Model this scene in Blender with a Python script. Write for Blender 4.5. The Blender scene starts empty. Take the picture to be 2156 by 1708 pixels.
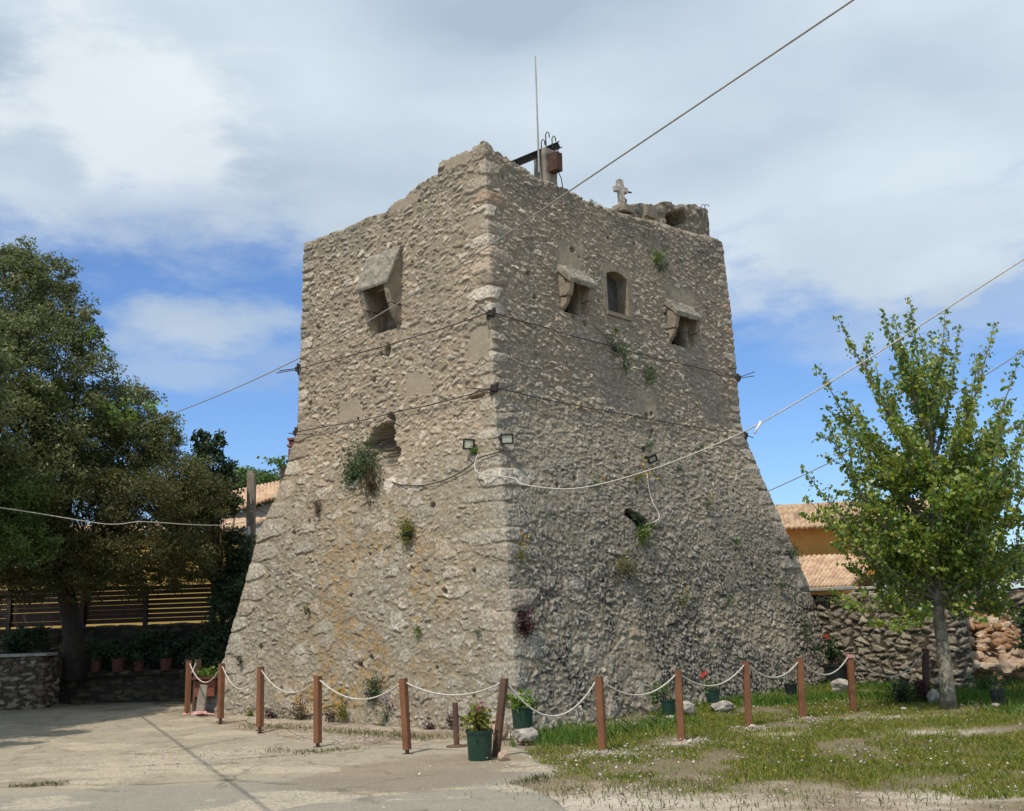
import bpy, bmesh, math, random
import numpy as np
from mathutils import Vector, Matrix

# ------------------------------------------------------------------ camera, sky, sun, exposure
S = bpy.context.scene
COL = S.collection
W, H, F = 2156.0, 1708.5, 2250.0            # survey picture size and focal length in its pixels
PITCH = math.atan(431 / F); ROLL = math.radians(-2.0); CH = 1.6
def _rx(a): c, s = math.cos(a), math.sin(a); return np.array([[1, 0, 0], [0, c, -s], [0, s, c]])
def _rz(a): c, s = math.cos(a), math.sin(a); return np.array([[c, -s, 0], [s, c, 0], [0, 0, 1]])
RC = _rx(math.pi / 2 + PITCH) @ _rz(ROLL)
CP = np.array([0, 0, CH])
cam = bpy.data.cameras.new('camera'); camo = bpy.data.objects.new('camera', cam); COL.objects.link(camo)
camo.matrix_world = Matrix.Translation((0, 0, CH)) @ Matrix(RC.tolist()).to_4x4()
cam.sensor_fit = 'HORIZONTAL'; cam.sensor_width = 36; cam.lens = 36 * F / W
cam.clip_start = 0.1; cam.clip_end = 3000
S.camera = camo

SUN_EL = math.radians(60); SUN_AX, SUN_AY = -0.54, -0.842     # direction towards the sun on the ground
SUN_AZ = math.atan2(SUN_AX, SUN_AY)
S.view_settings.view_transform = 'Standard'; S.view_settings.look = 'None'
S.view_settings.exposure = 0.0; S.view_settings.gamma = 1.0
sl = bpy.data.lights.new('sun', 'SUN'); sl.energy = 3.7; sl.angle = math.radians(0.55); sl.color = (1, 0.93, 0.83)
so = bpy.data.objects.new('sun', sl); COL.objects.link(so); so.location = (-20, -30, 50)
_d = Vector((SUN_AX * math.cos(SUN_EL), SUN_AY * math.cos(SUN_EL), math.sin(SUN_EL)))
so.rotation_euler = _d.to_track_quat('Z', 'Y').to_euler()

wd = bpy.data.worlds.new('World'); S.world = wd; wd.use_nodes = True
def build_world():
    nt = wd.node_tree; nt.nodes.clear(); N = nt.nodes; L = nt.links
    def n(t, **k):
        o = N.new(t)
        for a, b in k.items(): setattr(o, a, b)
        return o
    def m(op, a, b=None, c=None, clamp=False):
        o = n('ShaderNodeMath', operation=op, use_clamp=clamp)
        for i, v in enumerate((a, b, c)):
            if v is None: continue
            if isinstance(v, (int, float)): o.inputs[i].default_value = v
            else: L.new(v, o.inputs[i])
        return o.outputs[0]
    def sm(x, a, b):
        o = n('ShaderNodeMapRange', interpolation_type='SMOOTHSTEP')
        L.new(x, o.inputs[0]); o.inputs[1].default_value = a; o.inputs[2].default_value = b
        return o.outputs[0]
    sky = n('ShaderNodeTexSky', sky_type='NISHITA', sun_disc=False)
    sky.sun_elevation = SUN_EL; sky.sun_rotation = SUN_AZ
    sky.air_density = 1.0; sky.dust_density = 0.4; sky.ozone_density = 3.0
    tint = n('ShaderNodeMix', data_type='RGBA', blend_type='MULTIPLY'); tint.inputs[0].default_value = 1
    L.new(sky.outputs[0], tint.inputs[6]); tint.inputs[7].default_value = (0.098, 0.122, 0.156, 1)
    tc = n('ShaderNodeTexCoord'); sp = n('ShaderNodeSeparateXYZ'); L.new(tc.outputs['Generated'], sp.inputs[0])
    x, y, z = sp.outputs
    zz = 1.0
    cb = n('ShaderNodeCombineXYZ'); L.new(x, cb.inputs[0]); L.new(y, cb.inputs[1]); L.new(m('MULTIPLY', z, 2.3), cb.inputs[2])
    def noise(scale, detail, rough, off, dist=0.0):
        mp = n('ShaderNodeMapping'); L.new(cb.outputs[0], mp.inputs[0]); mp.inputs[1].default_value = off
        t = n('ShaderNodeTexNoise'); L.new(mp.outputs[0], t.inputs[0])
        t.inputs['Scale'].default_value = scale; t.inputs['Detail'].default_value = detail
        t.inputs['Roughness'].default_value = rough; t.inputs['Distortion'].default_value = dist
        return t.outputs[0]
    nA = noise(2.6, 8, 0.5, (3.1, 1.7, 0.4), 0.0)
    nB = noise(9.0, 9, 0.58, (7.3, 4.4, 1.2), 0.0)
    nC = noise(3.4, 6, 0.45, (2.2, 9.1, 2.0), 0.0)
    # the cloud deck covers the sky above about 17 degrees, thin shreds below it
    el = m('ADD', z, m('MULTIPLY', m('SUBTRACT', nB, 0.5), 0.16))
    el = m('ADD', el, m('MULTIPLY', m('SUBTRACT', nA, 0.5), 0.10))
    deck = sm(el, 0.275, 0.36)
    def puff(px, py, rx, ry, k):
        d = RC @ np.array([(px - W / 2) / F, -(py - H / 2) / F, -1]); d /= np.linalg.norm(d)
        r = np.cross(d, (0, 0, 1)); r /= np.linalg.norm(r); u = np.cross(r, d)
        def dot(v):
            o = n('ShaderNodeVectorMath', operation='DOT_PRODUCT'); L.new(tc.outputs['Generated'], o.inputs[0])
            o.inputs[1].default_value = tuple(v); return o.outputs['Value']
        a = m('DIVIDE', dot(r), rx); b = m('DIVIDE', dot(u), ry)
        rr = m('SQRT', m('ADD', m('MULTIPLY', a, a), m('MULTIPLY', b, b)))
        rr = m('ADD', rr, m('MULTIPLY', m('SUBTRACT', nB, 0.5), 2.6))
        f = m('MULTIPLY', m('SUBTRACT', 1.0, sm(rr, 0.35, 1.35)), k)
        return m('MULTIPLY', f, sm(dot(d), 0.3, 0.6))
    p = m('MAXIMUM', puff(425, 700, 0.085, 0.035, 0.85), puff(420, 785, 0.10, 0.02, 0.5))
    p = m('MAXIMUM', p, puff(1980, 650, 0.16, 0.04, 0.5)); p = m('MAXIMUM', p, puff(1900, 480, 0.26, 0.075, 1.0))
    p = m('MAXIMUM', p, puff(560, 760, 0.06, 0.03, 0.35))
    cov = m('MAXIMUM', deck, p, clamp=True)
    # brightness of the deck: pale tops and blue-grey bellies
    cr = n('ShaderNodeValToRGB')
    br = m('ADD', m('MULTIPLY', nC, 0.65), m('MULTIPLY', nA, 0.35))
    L.new(br, cr.inputs[0])
    e = cr.color_ramp.elements
    e[0].position = 0.34; e[0].color = (0.43, 0.54, 0.665, 1)
    e[1].position = 0.62; e[1].color = (0.70, 0.80, 0.885, 1)
    gl = puff(265, 235, 0.14, 0.085, 0.9); gl = m('MULTIPLY', gl, m('MULTIPLY', gl, 0.75))
    g2 = n('ShaderNodeMix', data_type='RGBA'); L.new(gl, g2.inputs[0]); L.new(cr.outputs[0], g2.inputs[6])
    g2.inputs[7].default_value = (0.92, 0.97, 1.0, 1)
    thin = n('ShaderNodeMix', data_type='RGBA'); L.new(cov, thin.inputs[0])
    L.new(tint.outputs[2], thin.inputs[6]); L.new(g2.outputs[2], thin.inputs[7])
    bg = n('ShaderNodeBackground'); L.new(thin.outputs[2], bg.inputs[0]); bg.inputs[1].default_value = 1.0
    # the sky itself runs at 0.1 (folded into the multiply above)
    out = n('ShaderNodeOutputWorld'); L.new(bg.outputs[0], out.inputs[0])
build_world()

# ------------------------------------------------------------------ helpers
rng = np.random.default_rng(7); random.seed(7)
def ray(u, v): return RC @ np.array([(u - W / 2) / F, -(v - H / 2) / F, -1.0])
def gp(u, v, z=0.0): d = ray(u, v); return CP + d * ((z - CH) / d[2])
def at(u, v, y): d = ray(u, v); return CP + d * (y / d[1])
def V3(*a): return np.array(a, float)
def nrm(v): return v / (np.linalg.norm(v) + 1e-12)

def hash2(i, j, s):
    n = (i.astype(np.int64) * 374761393 + j.astype(np.int64) * 668265263 + s * 1274126177) & 0x7fffffff
    n = ((n ^ (n >> 13)) * 1274126177) & 0x7fffffff
    return ((n ^ (n >> 16)) & 0xffff) / 65535.0
def vnoise(x, y, s=0):
    x = np.asarray(x, float); y = np.asarray(y, float)
    i, j = np.floor(x), np.floor(y); fx, fy = x - i, y - j
    fx = fx * fx * (3 - 2 * fx); fy = fy * fy * (3 - 2 * fy)
    a = hash2(i, j, s); b = hash2(i + 1, j, s); c = hash2(i, j + 1, s); d = hash2(i + 1, j + 1, s)
    return (a * (1 - fx) + b * fx) * (1 - fy) + (c * (1 - fx) + d * fx) * fy
def fbm(x, y, s=0, o=4):
    t = 0; a = 0.5; k = 0
    x = np.asarray(x, float); y = np.asarray(y, float)
    for q in range(o):
        t = t + a * vnoise(x, y, s + q * 17); k += a; a *= 0.5; x = x * 2.03 + 5.2; y = y * 2.03 + 1.3
    return t / k
def sst(x, a, b): t = np.clip((x - a) / (b - a), 0, 1); return t * t * (3 - 2 * t)

def setp(o, label=None, cat=None, group=None, kind=None):
    for k, v in (('label', label), ('category', cat), ('group', group), ('kind', kind)):
        if v: o[k] = v
    return o
def wloc(p):
    q = np.zeros(3)
    while p is not None: q = q + np.array(p.location); p = p.parent
    return q
def mk(name, verts, faces, mat, parent=None, loc=None, smooth=False, attrs=None, **props):
    """one mesh object; verts are world coordinates; faces an (m,k) array or list of tuples"""
    v = np.asarray(verts, float).reshape(-1, 3)
    base = wloc(parent)
    if parent is None: base = np.asarray(loc if loc is not None else (0, 0, 0), float)
    v = v - base
    me = bpy.data.meshes.new(name)
    if isinstance(faces, np.ndarray):
        m_, k_ = faces.shape
        me.vertices.add(len(v)); me.vertices.foreach_set('co', v.astype(np.float32).ravel())
        me.loops.add(m_ * k_); me.loops.foreach_set('vertex_index', faces.astype(np.int32).ravel())
        me.polygons.add(m_); me.polygons.foreach_set('loop_start', np.arange(0, m_ * k_, k_, dtype=np.int32))
        me.update(calc_edges=True)
    else:
        me.from_pydata(v.tolist(), [], [tuple(int(i) for i in f) for f in faces]); me.update()
    if smooth: me.polygons.foreach_set('use_smooth', np.ones(len(me.polygons), bool))
    for an, av in (attrs or {}).items():
        at_ = me.color_attributes.new(an, 'FLOAT_COLOR', 'POINT')
        c = np.ones((len(v), 4), np.float32); c[:, :av.shape[1]] = av
        at_.data.foreach_set('color', c.ravel())
    me.materials.append(mat)
    o = bpy.data.objects.new(name, me); COL.objects.link(o)
    if parent is not None: o.parent = parent
    else: o.location = base
    return setp(o, **props)
def empty(name, loc, **props):
    o = bpy.data.objects.new(name, None); COL.objects.link(o); o.location = tuple(loc); o.empty_display_size = 0.2
    return setp(o, **props)
def join(*parts):
    vs, fs, k = [], [], 0
    for v, f in parts:
        v = np.asarray(v, float).reshape(-1, 3); vs.append(v)
        fs += [tuple(int(i) + k for i in q) for q in f]; k += len(v)
    return np.concatenate(vs), fs
def frame(d):
    d = nrm(d); a = np.cross(d, (0, 0, 1.0)) if abs(d[2]) < 0.95 else np.cross(d, (1.0, 0, 0))
    a = nrm(a); return a, np.cross(d, a)
def tube(pts, rad, n=6, cap=True):
    pts = np.asarray(pts, float); k = len(pts); rad = np.broadcast_to(np.asarray(rad, float), (k,))
    vs, fs = [], []
    a = None
    for i in range(k):
        d = pts[min(i + 1, k - 1)] - pts[max(i - 1, 0)]; d = nrm(d)
        if a is None: a, b = frame(d)
        else: a = nrm(a - d * (a @ d)); b = np.cross(d, a)
        for j in range(n):
            t = 2 * math.pi * j / n
            vs.append(pts[i] + rad[i] * (a * math.cos(t) + b * math.sin(t)))
    for i in range(k - 1):
        for j in range(n):
            fs.append((i * n + j, i * n + (j + 1) % n, (i + 1) * n + (j + 1) % n, (i + 1) * n + j))
    if cap: fs.append(tuple(range(n - 1, -1, -1))); fs.append(tuple((k - 1) * n + j for j in range(n)))
    return np.array(vs), fs
def box(o, a, b, c):
    """box from corner o along the vectors a, b, c"""
    o, a, b, c = (np.asarray(q, float) for q in (o, a, b, c))
    v = [o, o + a, o + a + b, o + b, o + c, o + a + c, o + a + b + c, o + b + c]
    return np.array(v), [(3, 2, 1, 0), (4, 5, 6, 7), (0, 1, 5, 4), (1, 2, 6, 5), (2, 3, 7, 6), (3, 0, 4, 7)]
def cbox(c, a, b, d): c = np.asarray(c, float); a, b, d = (np.asarray(q, float) for q in (a, b, d)); return box(c - a / 2 - b / 2 - d / 2, a, b, d)
def prism(poly, o, ax, ay, ext):
    """extrude the 2d polygon (in axes ax, ay from o) along ext"""
    p = [np.asarray(o) + np.asarray(ax) * x + np.asarray(ay) * y for x, y in poly]; n = len(p)
    v = p + [q + np.asarray(ext) for q in p]
    f = [tuple(range(n - 1, -1, -1)), tuple(range(n, 2 * n))] + [(i, (i + 1) % n, n + (i + 1) % n, n + i) for i in range(n)]
    return np.array(v), f
def lathe(c, prof, n=20, ax=(0, 0, 1)):
    ax = nrm(np.asarray(ax, float)); a, b = frame(ax); c = np.asarray(c, float)
    vs, fs = [], []
    for r, z in prof:
        for j in range(n):
            t = 2 * math.pi * j / n; vs.append(c + ax * z + r * (a * math.cos(t) + b * math.sin(t)))
    for i in range(len(prof) - 1):
        for j in range(n):
            fs.append((i * n + j, i * n + (j + 1) % n, (i + 1) * n + (j + 1) % n, (i + 1) * n + j))
    fs.append(tuple(range(n - 1, -1, -1))); fs.append(tuple((len(prof) - 1) * n + j for j in range(n)))
    return np.array(vs), fs
def gridf(r, c, wrap=False):
    i = np.arange(r - 1)[:, None]; j = np.arange(c if wrap else c - 1)[None, :]; j2 = (j + 1) % c
    return np.stack([i * c + j, i * c + j2, (i + 1) * c + j2, (i + 1) * c + j], -1).reshape(-1, 4)
def sag(p, q, s, n=18):
    t = np.linspace(0, 1, n)[:, None]; r = np.asarray(p) * (1 - t) + np.asarray(q) * t
    r[:, 2] -= (4 * s * t * (1 - t))[:, 0]; return r

# ------------------------------------------------------------------ materials
def newmat(name):
    m = bpy.data.materials.new(name); m.use_nodes = True; nt = m.node_tree
    return m, nt, nt.nodes['Principled BSDF']
def nd(nt, t, **k):
    o = nt.nodes.new(t)
    for a, b in k.items(): setattr(o, a, b)
    return o
def tnoise(nt, scale, detail=4, rough=0.55, coord=None):
    if coord is None:
        g = nd(nt, 'ShaderNodeNewGeometry'); coord = g.outputs['Position']
    t = nd(nt, 'ShaderNodeTexNoise'); nt.links.new(coord, t.inputs[0])
    t.inputs['Scale'].default_value = scale; t.inputs['Detail'].default_value = detail; t.inputs['Roughness'].default_value = rough
    return t.outputs[0]
def ramp(nt, fac, stops):
    r = nd(nt, 'ShaderNodeValToRGB'); nt.links.new(fac, r.inputs[0]); e = r.color_ramp.elements
    while len(e) < len(stops): e.new(0.5)
    for q, (p, c) in zip(e, stops): q.position = p; q.color = (*c, 1) if len(c) == 3 else c
    return r.outputs[0]
def mix(nt, f, a, b, mode='MIX'):
    o = nd(nt, 'ShaderNodeMix', data_type='RGBA', blend_type=mode)
    for i, v in ((0, f), (6, a), (7, b)):
        if isinstance(v, (int, float)): o.inputs[i].default_value = v
        elif isinstance(v, tuple): o.inputs[i].default_value = (*v, 1)
        else: nt.links.new(v, o.inputs[i])
    return o.outputs[2]
def mth(nt, op, a, b=0.0, clamp=False):
    o = nd(nt, 'ShaderNodeMath', operation=op, use_clamp=clamp)
    for i, v in enumerate((a, b)):
        if isinstance(v, (int, float)): o.inputs[i].default_value = v
        else: nt.links.new(v, o.inputs[i])
    return o.outputs[0]
def step(nt, x, a, b):
    o = nd(nt, 'ShaderNodeMapRange', interpolation_type='SMOOTHSTEP'); nt.links.new(x, o.inputs[0])
    o.inputs[1].default_value = a; o.inputs[2].default_value = b; return o.outputs[0]
def bump(nt, bs, h, strength, dist):
    b = nd(nt, 'ShaderNodeBump'); b.inputs['Strength'].default_value = strength; b.inputs['Distance'].default_value = dist
    nt.links.new(h, b.inputs['Height']); nt.links.new(b.outputs[0], bs.inputs['Normal'])
def plain(name, c1, c2=None, scale=6, rough=0.8, metal=0.0, bmp=0.0, bscale=60, grain=0.28):
    m, nt, bs = newmat(name); c2 = c2 or tuple(x * 0.7 for x in c1)
    c_ = ramp(nt, tnoise(nt, scale, 6, 0.6), [(0.35, c1), (0.65, c2)])
    c_ = mix(nt, 1.0, c_, ramp(nt, tnoise(nt, 38, 6, .75), [(.3, (1 - grain,) * 3), (.5, (1, 1, 1)), (.7, (1 + grain,) * 3)]), 'MULTIPLY')
    nt.links.new(c_, bs.inputs['Base Color'])
    bs.inputs['Roughness'].default_value = rough; bs.inputs['Metallic'].default_value = metal
    if bmp: bump(nt, bs, tnoise(nt, bscale, 5), bmp, 0.01)
    return m
def leafmat(name, cols, trans=0.3, rough=0.5):
    m, nt, bs = newmat(name)
    g = nd(nt, 'ShaderNodeNewGeometry')
    k = len(cols); stops = [(0.08 + 0.84 * i / (k - 1), c) for i, c in enumerate(cols)]
    big = tnoise(nt, 1.3, 3)
    f = mth(nt, 'ADD', mth(nt, 'MULTIPLY', g.outputs['Random Per Island'], 0.62), mth(nt, 'MULTIPLY', mth(nt, 'SUBTRACT', big, 0.25), 0.75), True)
    c = ramp(nt, f, stops)
    nt.links.new(c, bs.inputs['Base Color']); bs.inputs['Roughness'].default_value = rough
    tr = nd(nt, 'ShaderNodeBsdfTranslucent'); nt.links.new(c, tr.inputs[0])
    ms = nd(nt, 'ShaderNodeMixShader'); ms.inputs[0].default_value = trans
    nt.links.new(bs.outputs[0], ms.inputs[1]); nt.links.new(tr.outputs[0], ms.inputs[2])
    nt.links.new(ms.outputs[0], nt.nodes['Material Output'].inputs[0])
    return m
def masonry(name, mortar, mortar2, stones, grey, bmp=0.5, chips=0.0):
    """A = stone mask, tone, weathering ; B = orange lichen, black lichen, smooth slab"""
    m, nt, bs = newmat(name); lk = nt.links.new
    A = nd(nt, 'ShaderNodeVertexColor', layer_name='A'); B = nd(nt, 'ShaderNodeVertexColor', layer_name='B')
    sa = nd(nt, 'ShaderNodeSeparateColor'); lk(A.outputs[0], sa.inputs[0])
    sb = nd(nt, 'ShaderNodeSeparateColor'); lk(B.outputs[0], sb.inputs[0])
    nf = tnoise(nt, 21, 7, 0.72); nm = tnoise(nt, 8, 5, 0.65); nl = tnoise(nt, 1.4, 4)
    mo = mix(nt, sa.outputs[2], mix(nt, nl, mortar, tuple(c * 0.8 for c in mortar)), mortar2)
    mo = mix(nt, 1.0, mo, ramp(nt, nm, [(0.3, (0.72, 0.70, 0.66)), (0.7, (1.22, 1.2, 1.17))]), 'MULTIPLY')
    st = ramp(nt, sa.outputs[1], stones)
    gs = ramp(nt, mth(nt, 'ADD', mth(nt, 'MULTIPLY', nf, 0.7), mth(nt, 'MULTIPLY', nm, 0.4)), grey)
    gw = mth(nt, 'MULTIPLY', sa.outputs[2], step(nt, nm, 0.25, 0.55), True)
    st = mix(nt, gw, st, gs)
    st = mix(nt, 1.0, st, ramp(nt, nf, [(0.28, (0.62, 0.6, 0.56)), (0.5, (1, 1, 1)), (0.72, (1.3, 1.3, 1.28))]), 'MULTIPLY')
    c = mix(nt, sa.outputs[0], mo, st)
    if chips:                                              # small pale chips and dark pits
        n7 = tnoise(nt, 30, 3, .6); n8 = tnoise(nt, 24, 4, .65, nd(nt, 'ShaderNodeNewGeometry').outputs['Position'])
        c = mix(nt, mth(nt, 'MULTIPLY', step(nt, n7, .60, .68), chips), c, (0.66, 0.58, 0.46))
        c = mix(nt, mth(nt, 'MULTIPLY', step(nt, mth(nt, 'SUBTRACT', 1.0, n8), .60, .70), chips * .8), c, (0.12, 0.095, 0.065))
    om = mth(nt, 'MULTIPLY', sb.outputs[0], step(nt, nm, 0.42, 0.6)); c = mix(nt, om, c, (0.33, 0.19, 0.05))
    bm = mth(nt, 'MULTIPLY', sb.outputs[1], step(nt, mth(nt, 'ADD', tnoise(nt, 16, 5, .6), mth(nt, 'MULTIPLY', nm, 0.35)), 0.65, 0.76)); c = mix(nt, bm, c, (0.04, 0.04, 0.038))
    c = mix(nt, mth(nt, 'MULTIPLY', sb.outputs[2], 0.85), c, mix(nt, nm, (0.27, 0.225, 0.16), (0.40, 0.335, 0.24)))
    lk(c, bs.inputs['Base Color']); bs.inputs['Roughness'].default_value = 0.95
    bs.inputs['Specular IOR Level'].default_value = 0.15
    bump(nt, bs, mth(nt, 'ADD', nf, mth(nt, 'MULTIPLY', tnoise(nt, 120, 3), 0.5)), bmp, 0.012)
    return m

M = {}
M['tower'] = masonry('tower_rubble', (0.355, 0.29, 0.208), (0.25, 0.22, 0.165),
    [(0.0, (0.25, 0.205, 0.15)), (0.25, (0.35, 0.295, 0.22)), (0.5, (0.46, 0.39, 0.30)), (0.75, (0.58, 0.505, 0.40)), (0.9, (0.40, 0.27, 0.175)), (1.0, (0.72, 0.65, 0.54))],
    [(0.34, (0.05, 0.047, 0.04)), (0.46, (0.17, 0.157, 0.125)), (0.58, (0.29, 0.267, 0.218)), (0.74, (0.58, 0.54, 0.46))], chips=0.5)
M['drywall'] = masonry('dry_stone', (0.085, 0.066, 0.045), (0.07, 0.06, 0.042),
    [(0.0, (0.14, 0.105, 0.068)), (0.4, (0.25, 0.195, 0.13)), (0.7, (0.33, 0.27, 0.19)), (1.0, (0.43, 0.36, 0.27))],
    [(0.3, (0.12, 0.105, 0.08)), (0.5, (0.27, 0.235, 0.18)), (0.75, (0.48, 0.43, 0.35))], chips=.5)
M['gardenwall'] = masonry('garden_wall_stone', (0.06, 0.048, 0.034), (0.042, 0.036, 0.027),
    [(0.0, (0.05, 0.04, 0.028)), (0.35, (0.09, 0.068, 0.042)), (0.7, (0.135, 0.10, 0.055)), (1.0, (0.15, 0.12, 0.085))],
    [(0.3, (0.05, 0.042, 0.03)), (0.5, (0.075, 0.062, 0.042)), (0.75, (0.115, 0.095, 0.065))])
M['ashlar'] = plain('dressed_stone', (0.31, 0.255, 0.18), (0.20, 0.165, 0.115), 5, 0.95, 0, 0.6, 30)
M['ashlar_dark'] = plain('weathered_slab', (0.33, 0.285, 0.215), (0.15, 0.135, 0.105), 7, 0.95, 0, 0.6, 30)
M['concrete_post'] = plain('old_concrete', (0.30, 0.26, 0.20), (0.20, 0.175, 0.13), 6, 0.95, 0, 0.5, 40)
M['rust'] = plain('rust', (0.10, 0.045, 0.025), (0.05, 0.028, 0.02), 14, 0.9)
M['rust_dark'] = plain('rust_dark', (0.045, 0.03, 0.025), (0.03, 0.022, 0.02), 20, 0.85)
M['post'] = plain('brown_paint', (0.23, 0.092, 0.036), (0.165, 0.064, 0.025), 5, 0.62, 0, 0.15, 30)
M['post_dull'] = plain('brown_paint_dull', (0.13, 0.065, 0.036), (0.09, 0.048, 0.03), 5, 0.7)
M['rope'] = plain('white_rope', (0.58, 0.54, 0.46), (0.44, 0.40, 0.33), 40, 0.9)
M['cable_grey'] = plain('grey_cable', (0.30, 0.28, 0.24), (0.24, 0.22, 0.19), 3, 0.7)
M['cable_dark'] = plain('dark_cable', (0.05, 0.045, 0.04), (0.035, 0.03, 0.03), 8, 0.7)
M['pot_green'] = plain('green_plastic', (0.014, 0.05, 0.028), (0.010, 0.036, 0.02), 4, 0.45)
M['pot_black'] = plain('black_plastic', (0.012, 0.018, 0.018), (0.01, 0.014, 0.014), 4, 0.5)
M['terracotta'] = plain('terracotta', (0.13, 0.042, 0.026), (0.09, 0.03, 0.02), 8, 0.85)
M['soil'] = plain('potting_soil', (0.05, 0.035, 0.025), (0.03, 0.022, 0.016), 20, 1)
M['rock'] = plain('pale_rock', (0.52, 0.47, 0.40), (0.22, 0.19, 0.155), 9, 0.95, 0, 0.8, 26)
M['rock_pink'] = plain('pinkish_rock', (0.50, 0.37, 0.26), (0.30, 0.2, 0.13), 9, 0.95, 0, 0.8, 26)
M['rubble'] = plain('rubble_stone', (0.36, 0.21, 0.105), (0.15, 0.065, 0.028), 3.2, 0.95, 0, 0.7, 20)
M['rubble_pale'] = plain('rubble_pale', (0.48, 0.375, 0.27), (0.27, 0.165, 0.10), 3.5, 0.95, 0, 0.7, 20)
M['bark'] = plain('dark_bark', (0.05, 0.038, 0.027), (0.028, 0.022, 0.017), 9, 0.95, 0, 0.9, 25)
M['bark_pale'] = plain('pale_bark', (0.33, 0.29, 0.215), (0.12, 0.105, 0.075), 9, 0.9, 0, 1.0, 30, grain=.45)
M['twig'] = plain('twig', (0.12, 0.085, 0.05), (0.07, 0.05, 0.03), 9, 0.95)
M['fence_wood'] = plain('dark_stained_wood', (0.045, 0.022, 0.013), (0.03, 0.015, 0.009), 5, 0.7)
M['yellow'] = plain('yellow_render', (0.62, 0.42, 0.12), (0.54, 0.36, 0.10), 1.2, 0.9)
M['orange'] = plain('orange_render', (0.70, 0.37, 0.09), (0.58, 0.29, 0.07), 0.9, 0.9)
M['white'] = plain('white_render', (0.55, 0.53, 0.49), (0.42, 0.40, 0.36), 1.5, 0.9)
M['white_plastic'] = plain('white_plastic', (0.78, 0.77, 0.74), (0.7, 0.69, 0.66), 9, 0.4)
M['cap'] = plain('cement_cap', (0.44, 0.41, 0.35), (0.30, 0.28, 0.23), 3, 0.95, 0, 0.5, 30)
M['black_metal'] = plain('black_metal', (0.012, 0.012, 0.012), (0.016, 0.016, 0.016), 9, 0.4)
M['lens'] = plain('led_lens', (0.52, 0.52, 0.40), (0.46, 0.47, 0.36), 40, 0.25)
M['brick'] = plain('brick_red', (0.30, 0.10, 0.06), (0.2, 0.07, 0.045), 12, 0.9)
M['tape'] = plain('tape', (0.6, 0.5, 0.46), (0.55, 0.10, 0.07), 14, 0.5)
M['steel_pole'] = plain('galvanised', (0.42, 0.40, 0.36), (0.33, 0.31, 0.28), 5, 0.5, 0.3)
M['lamp_dark'] = M['black_metal']
def tilemat(name, stops):
    m, nt, bs = newmat(name); A = nd(nt, 'ShaderNodeVertexColor', layer_name='A')
    s = nd(nt, 'ShaderNodeSeparateColor'); nt.links.new(A.outputs[0], s.inputs[0])
    c = ramp(nt, s.outputs[0], stops)
    c = mix(nt, 1.0, c, ramp(nt, tnoise(nt, 3.0, 5), [(0.3, (0.75, 0.72, 0.7)), (0.7, (1.15, 1.15, 1.12))]), 'MULTIPLY')
    nt.links.new(c, bs.inputs['Base Color']); bs.inputs['Roughness'].default_value = 0.9; return m
M['tiles'] = tilemat('roof_tiles', [(0.0, (0.24, 0.145, 0.10)), (0.4, (0.40, 0.275, 0.165)), (0.7, (0.50, 0.37, 0.22)), (1.0, (0.34, 0.20, 0.14))])
M['tiles_pink'] = tilemat('roof_tiles_pink', [(0.0, (0.40, 0.24, 0.155)), (0.5, (0.52, 0.355, 0.225)), (1.0, (0.57, 0.42, 0.27))])
M['leaf_olive'] = leafmat('leaf_olive', [(0.05, 0.07, 0.028), (0.10, 0.13, 0.045), (0.17, 0.20, 0.065), (0.24, 0.26, 0.10), (0.31, 0.31, 0.16)], 0.4)
M['leaf_brown'] = leafmat('leaf_brown', [(0.05, 0.05, 0.018), (0.085, 0.085, 0.027), (0.13, 0.115, 0.04), (0.12, 0.145, 0.038), (0.16, 0.175, 0.06)], 0.4)
M['leaf_dark'] = leafmat('leaf_dark', [(0.018, 0.036, 0.016), (0.035, 0.068, 0.026), (0.055, 0.10, 0.035), (0.08, 0.13, 0.05)], 0.35)
M['leaf_mid'] = leafmat('leaf_mid', [(0.05, 0.10, 0.025), (0.09, 0.16, 0.035), (0.14, 0.21, 0.05), (0.20, 0.27, 0.08)], 0.4)
M['leaf_vine'] = leafmat('leaf_vine', [(0.10, 0.17, 0.03), (0.17, 0.26, 0.05), (0.24, 0.32, 0.07)], 0.4)
M['leaf_poplar'] = leafmat('leaf_poplar', [(0.07, 0.15, 0.035), (0.12, 0.23, 0.04), (0.22, 0.30, 0.04), (0.34, 0.36, 0.05), (0.42, 0.48, 0.20)], 0.45, 0.35)
M['leaf_herb'] = leafmat('leaf_herb', [(0.05, 0.09, 0.03), (0.09, 0.15, 0.05), (0.13, 0.19, 0.07)])
M['leaf_bright'] = leafmat('leaf_bright', [(0.06, 0.12, 0.015), (0.12, 0.20, 0.02), (0.20, 0.28, 0.04)])
M['leaf_yellow'] = leafmat('leaf_yellow', [(0.09, 0.11, 0.015), (0.17, 0.18, 0.02), (0.26, 0.25, 0.04)])
M['leaf_dry'] = leafmat('leaf_dry', [(0.06, 0.04, 0.022), (0.10, 0.065, 0.035), (0.085, 0.08, 0.03)])
M['leaf_straw'] = leafmat('leaf_straw', [(0.12, 0.13, 0.045), (0.20, 0.19, 0.075), (0.27, 0.24, 0.11)])
M['leaf_purple'] = leafmat('leaf_purple', [(0.035, 0.012, 0.016), (0.07, 0.022, 0.028), (0.10, 0.04, 0.04)])
M['fl_purple'] = leafmat('flower_purple', [(0.13, 0.05, 0.20), (0.22, 0.09, 0.32)], 0.3)
M['fl_yellow'] = leafmat('flower_yellow', [(0.62, 0.36, 0.02), (0.75, 0.48, 0.04)], 0.3)
M['fl_pink'] = leafmat('flower_pink', [(0.60, 0.10, 0.28), (0.72, 0.18, 0.40)], 0.3)
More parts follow.
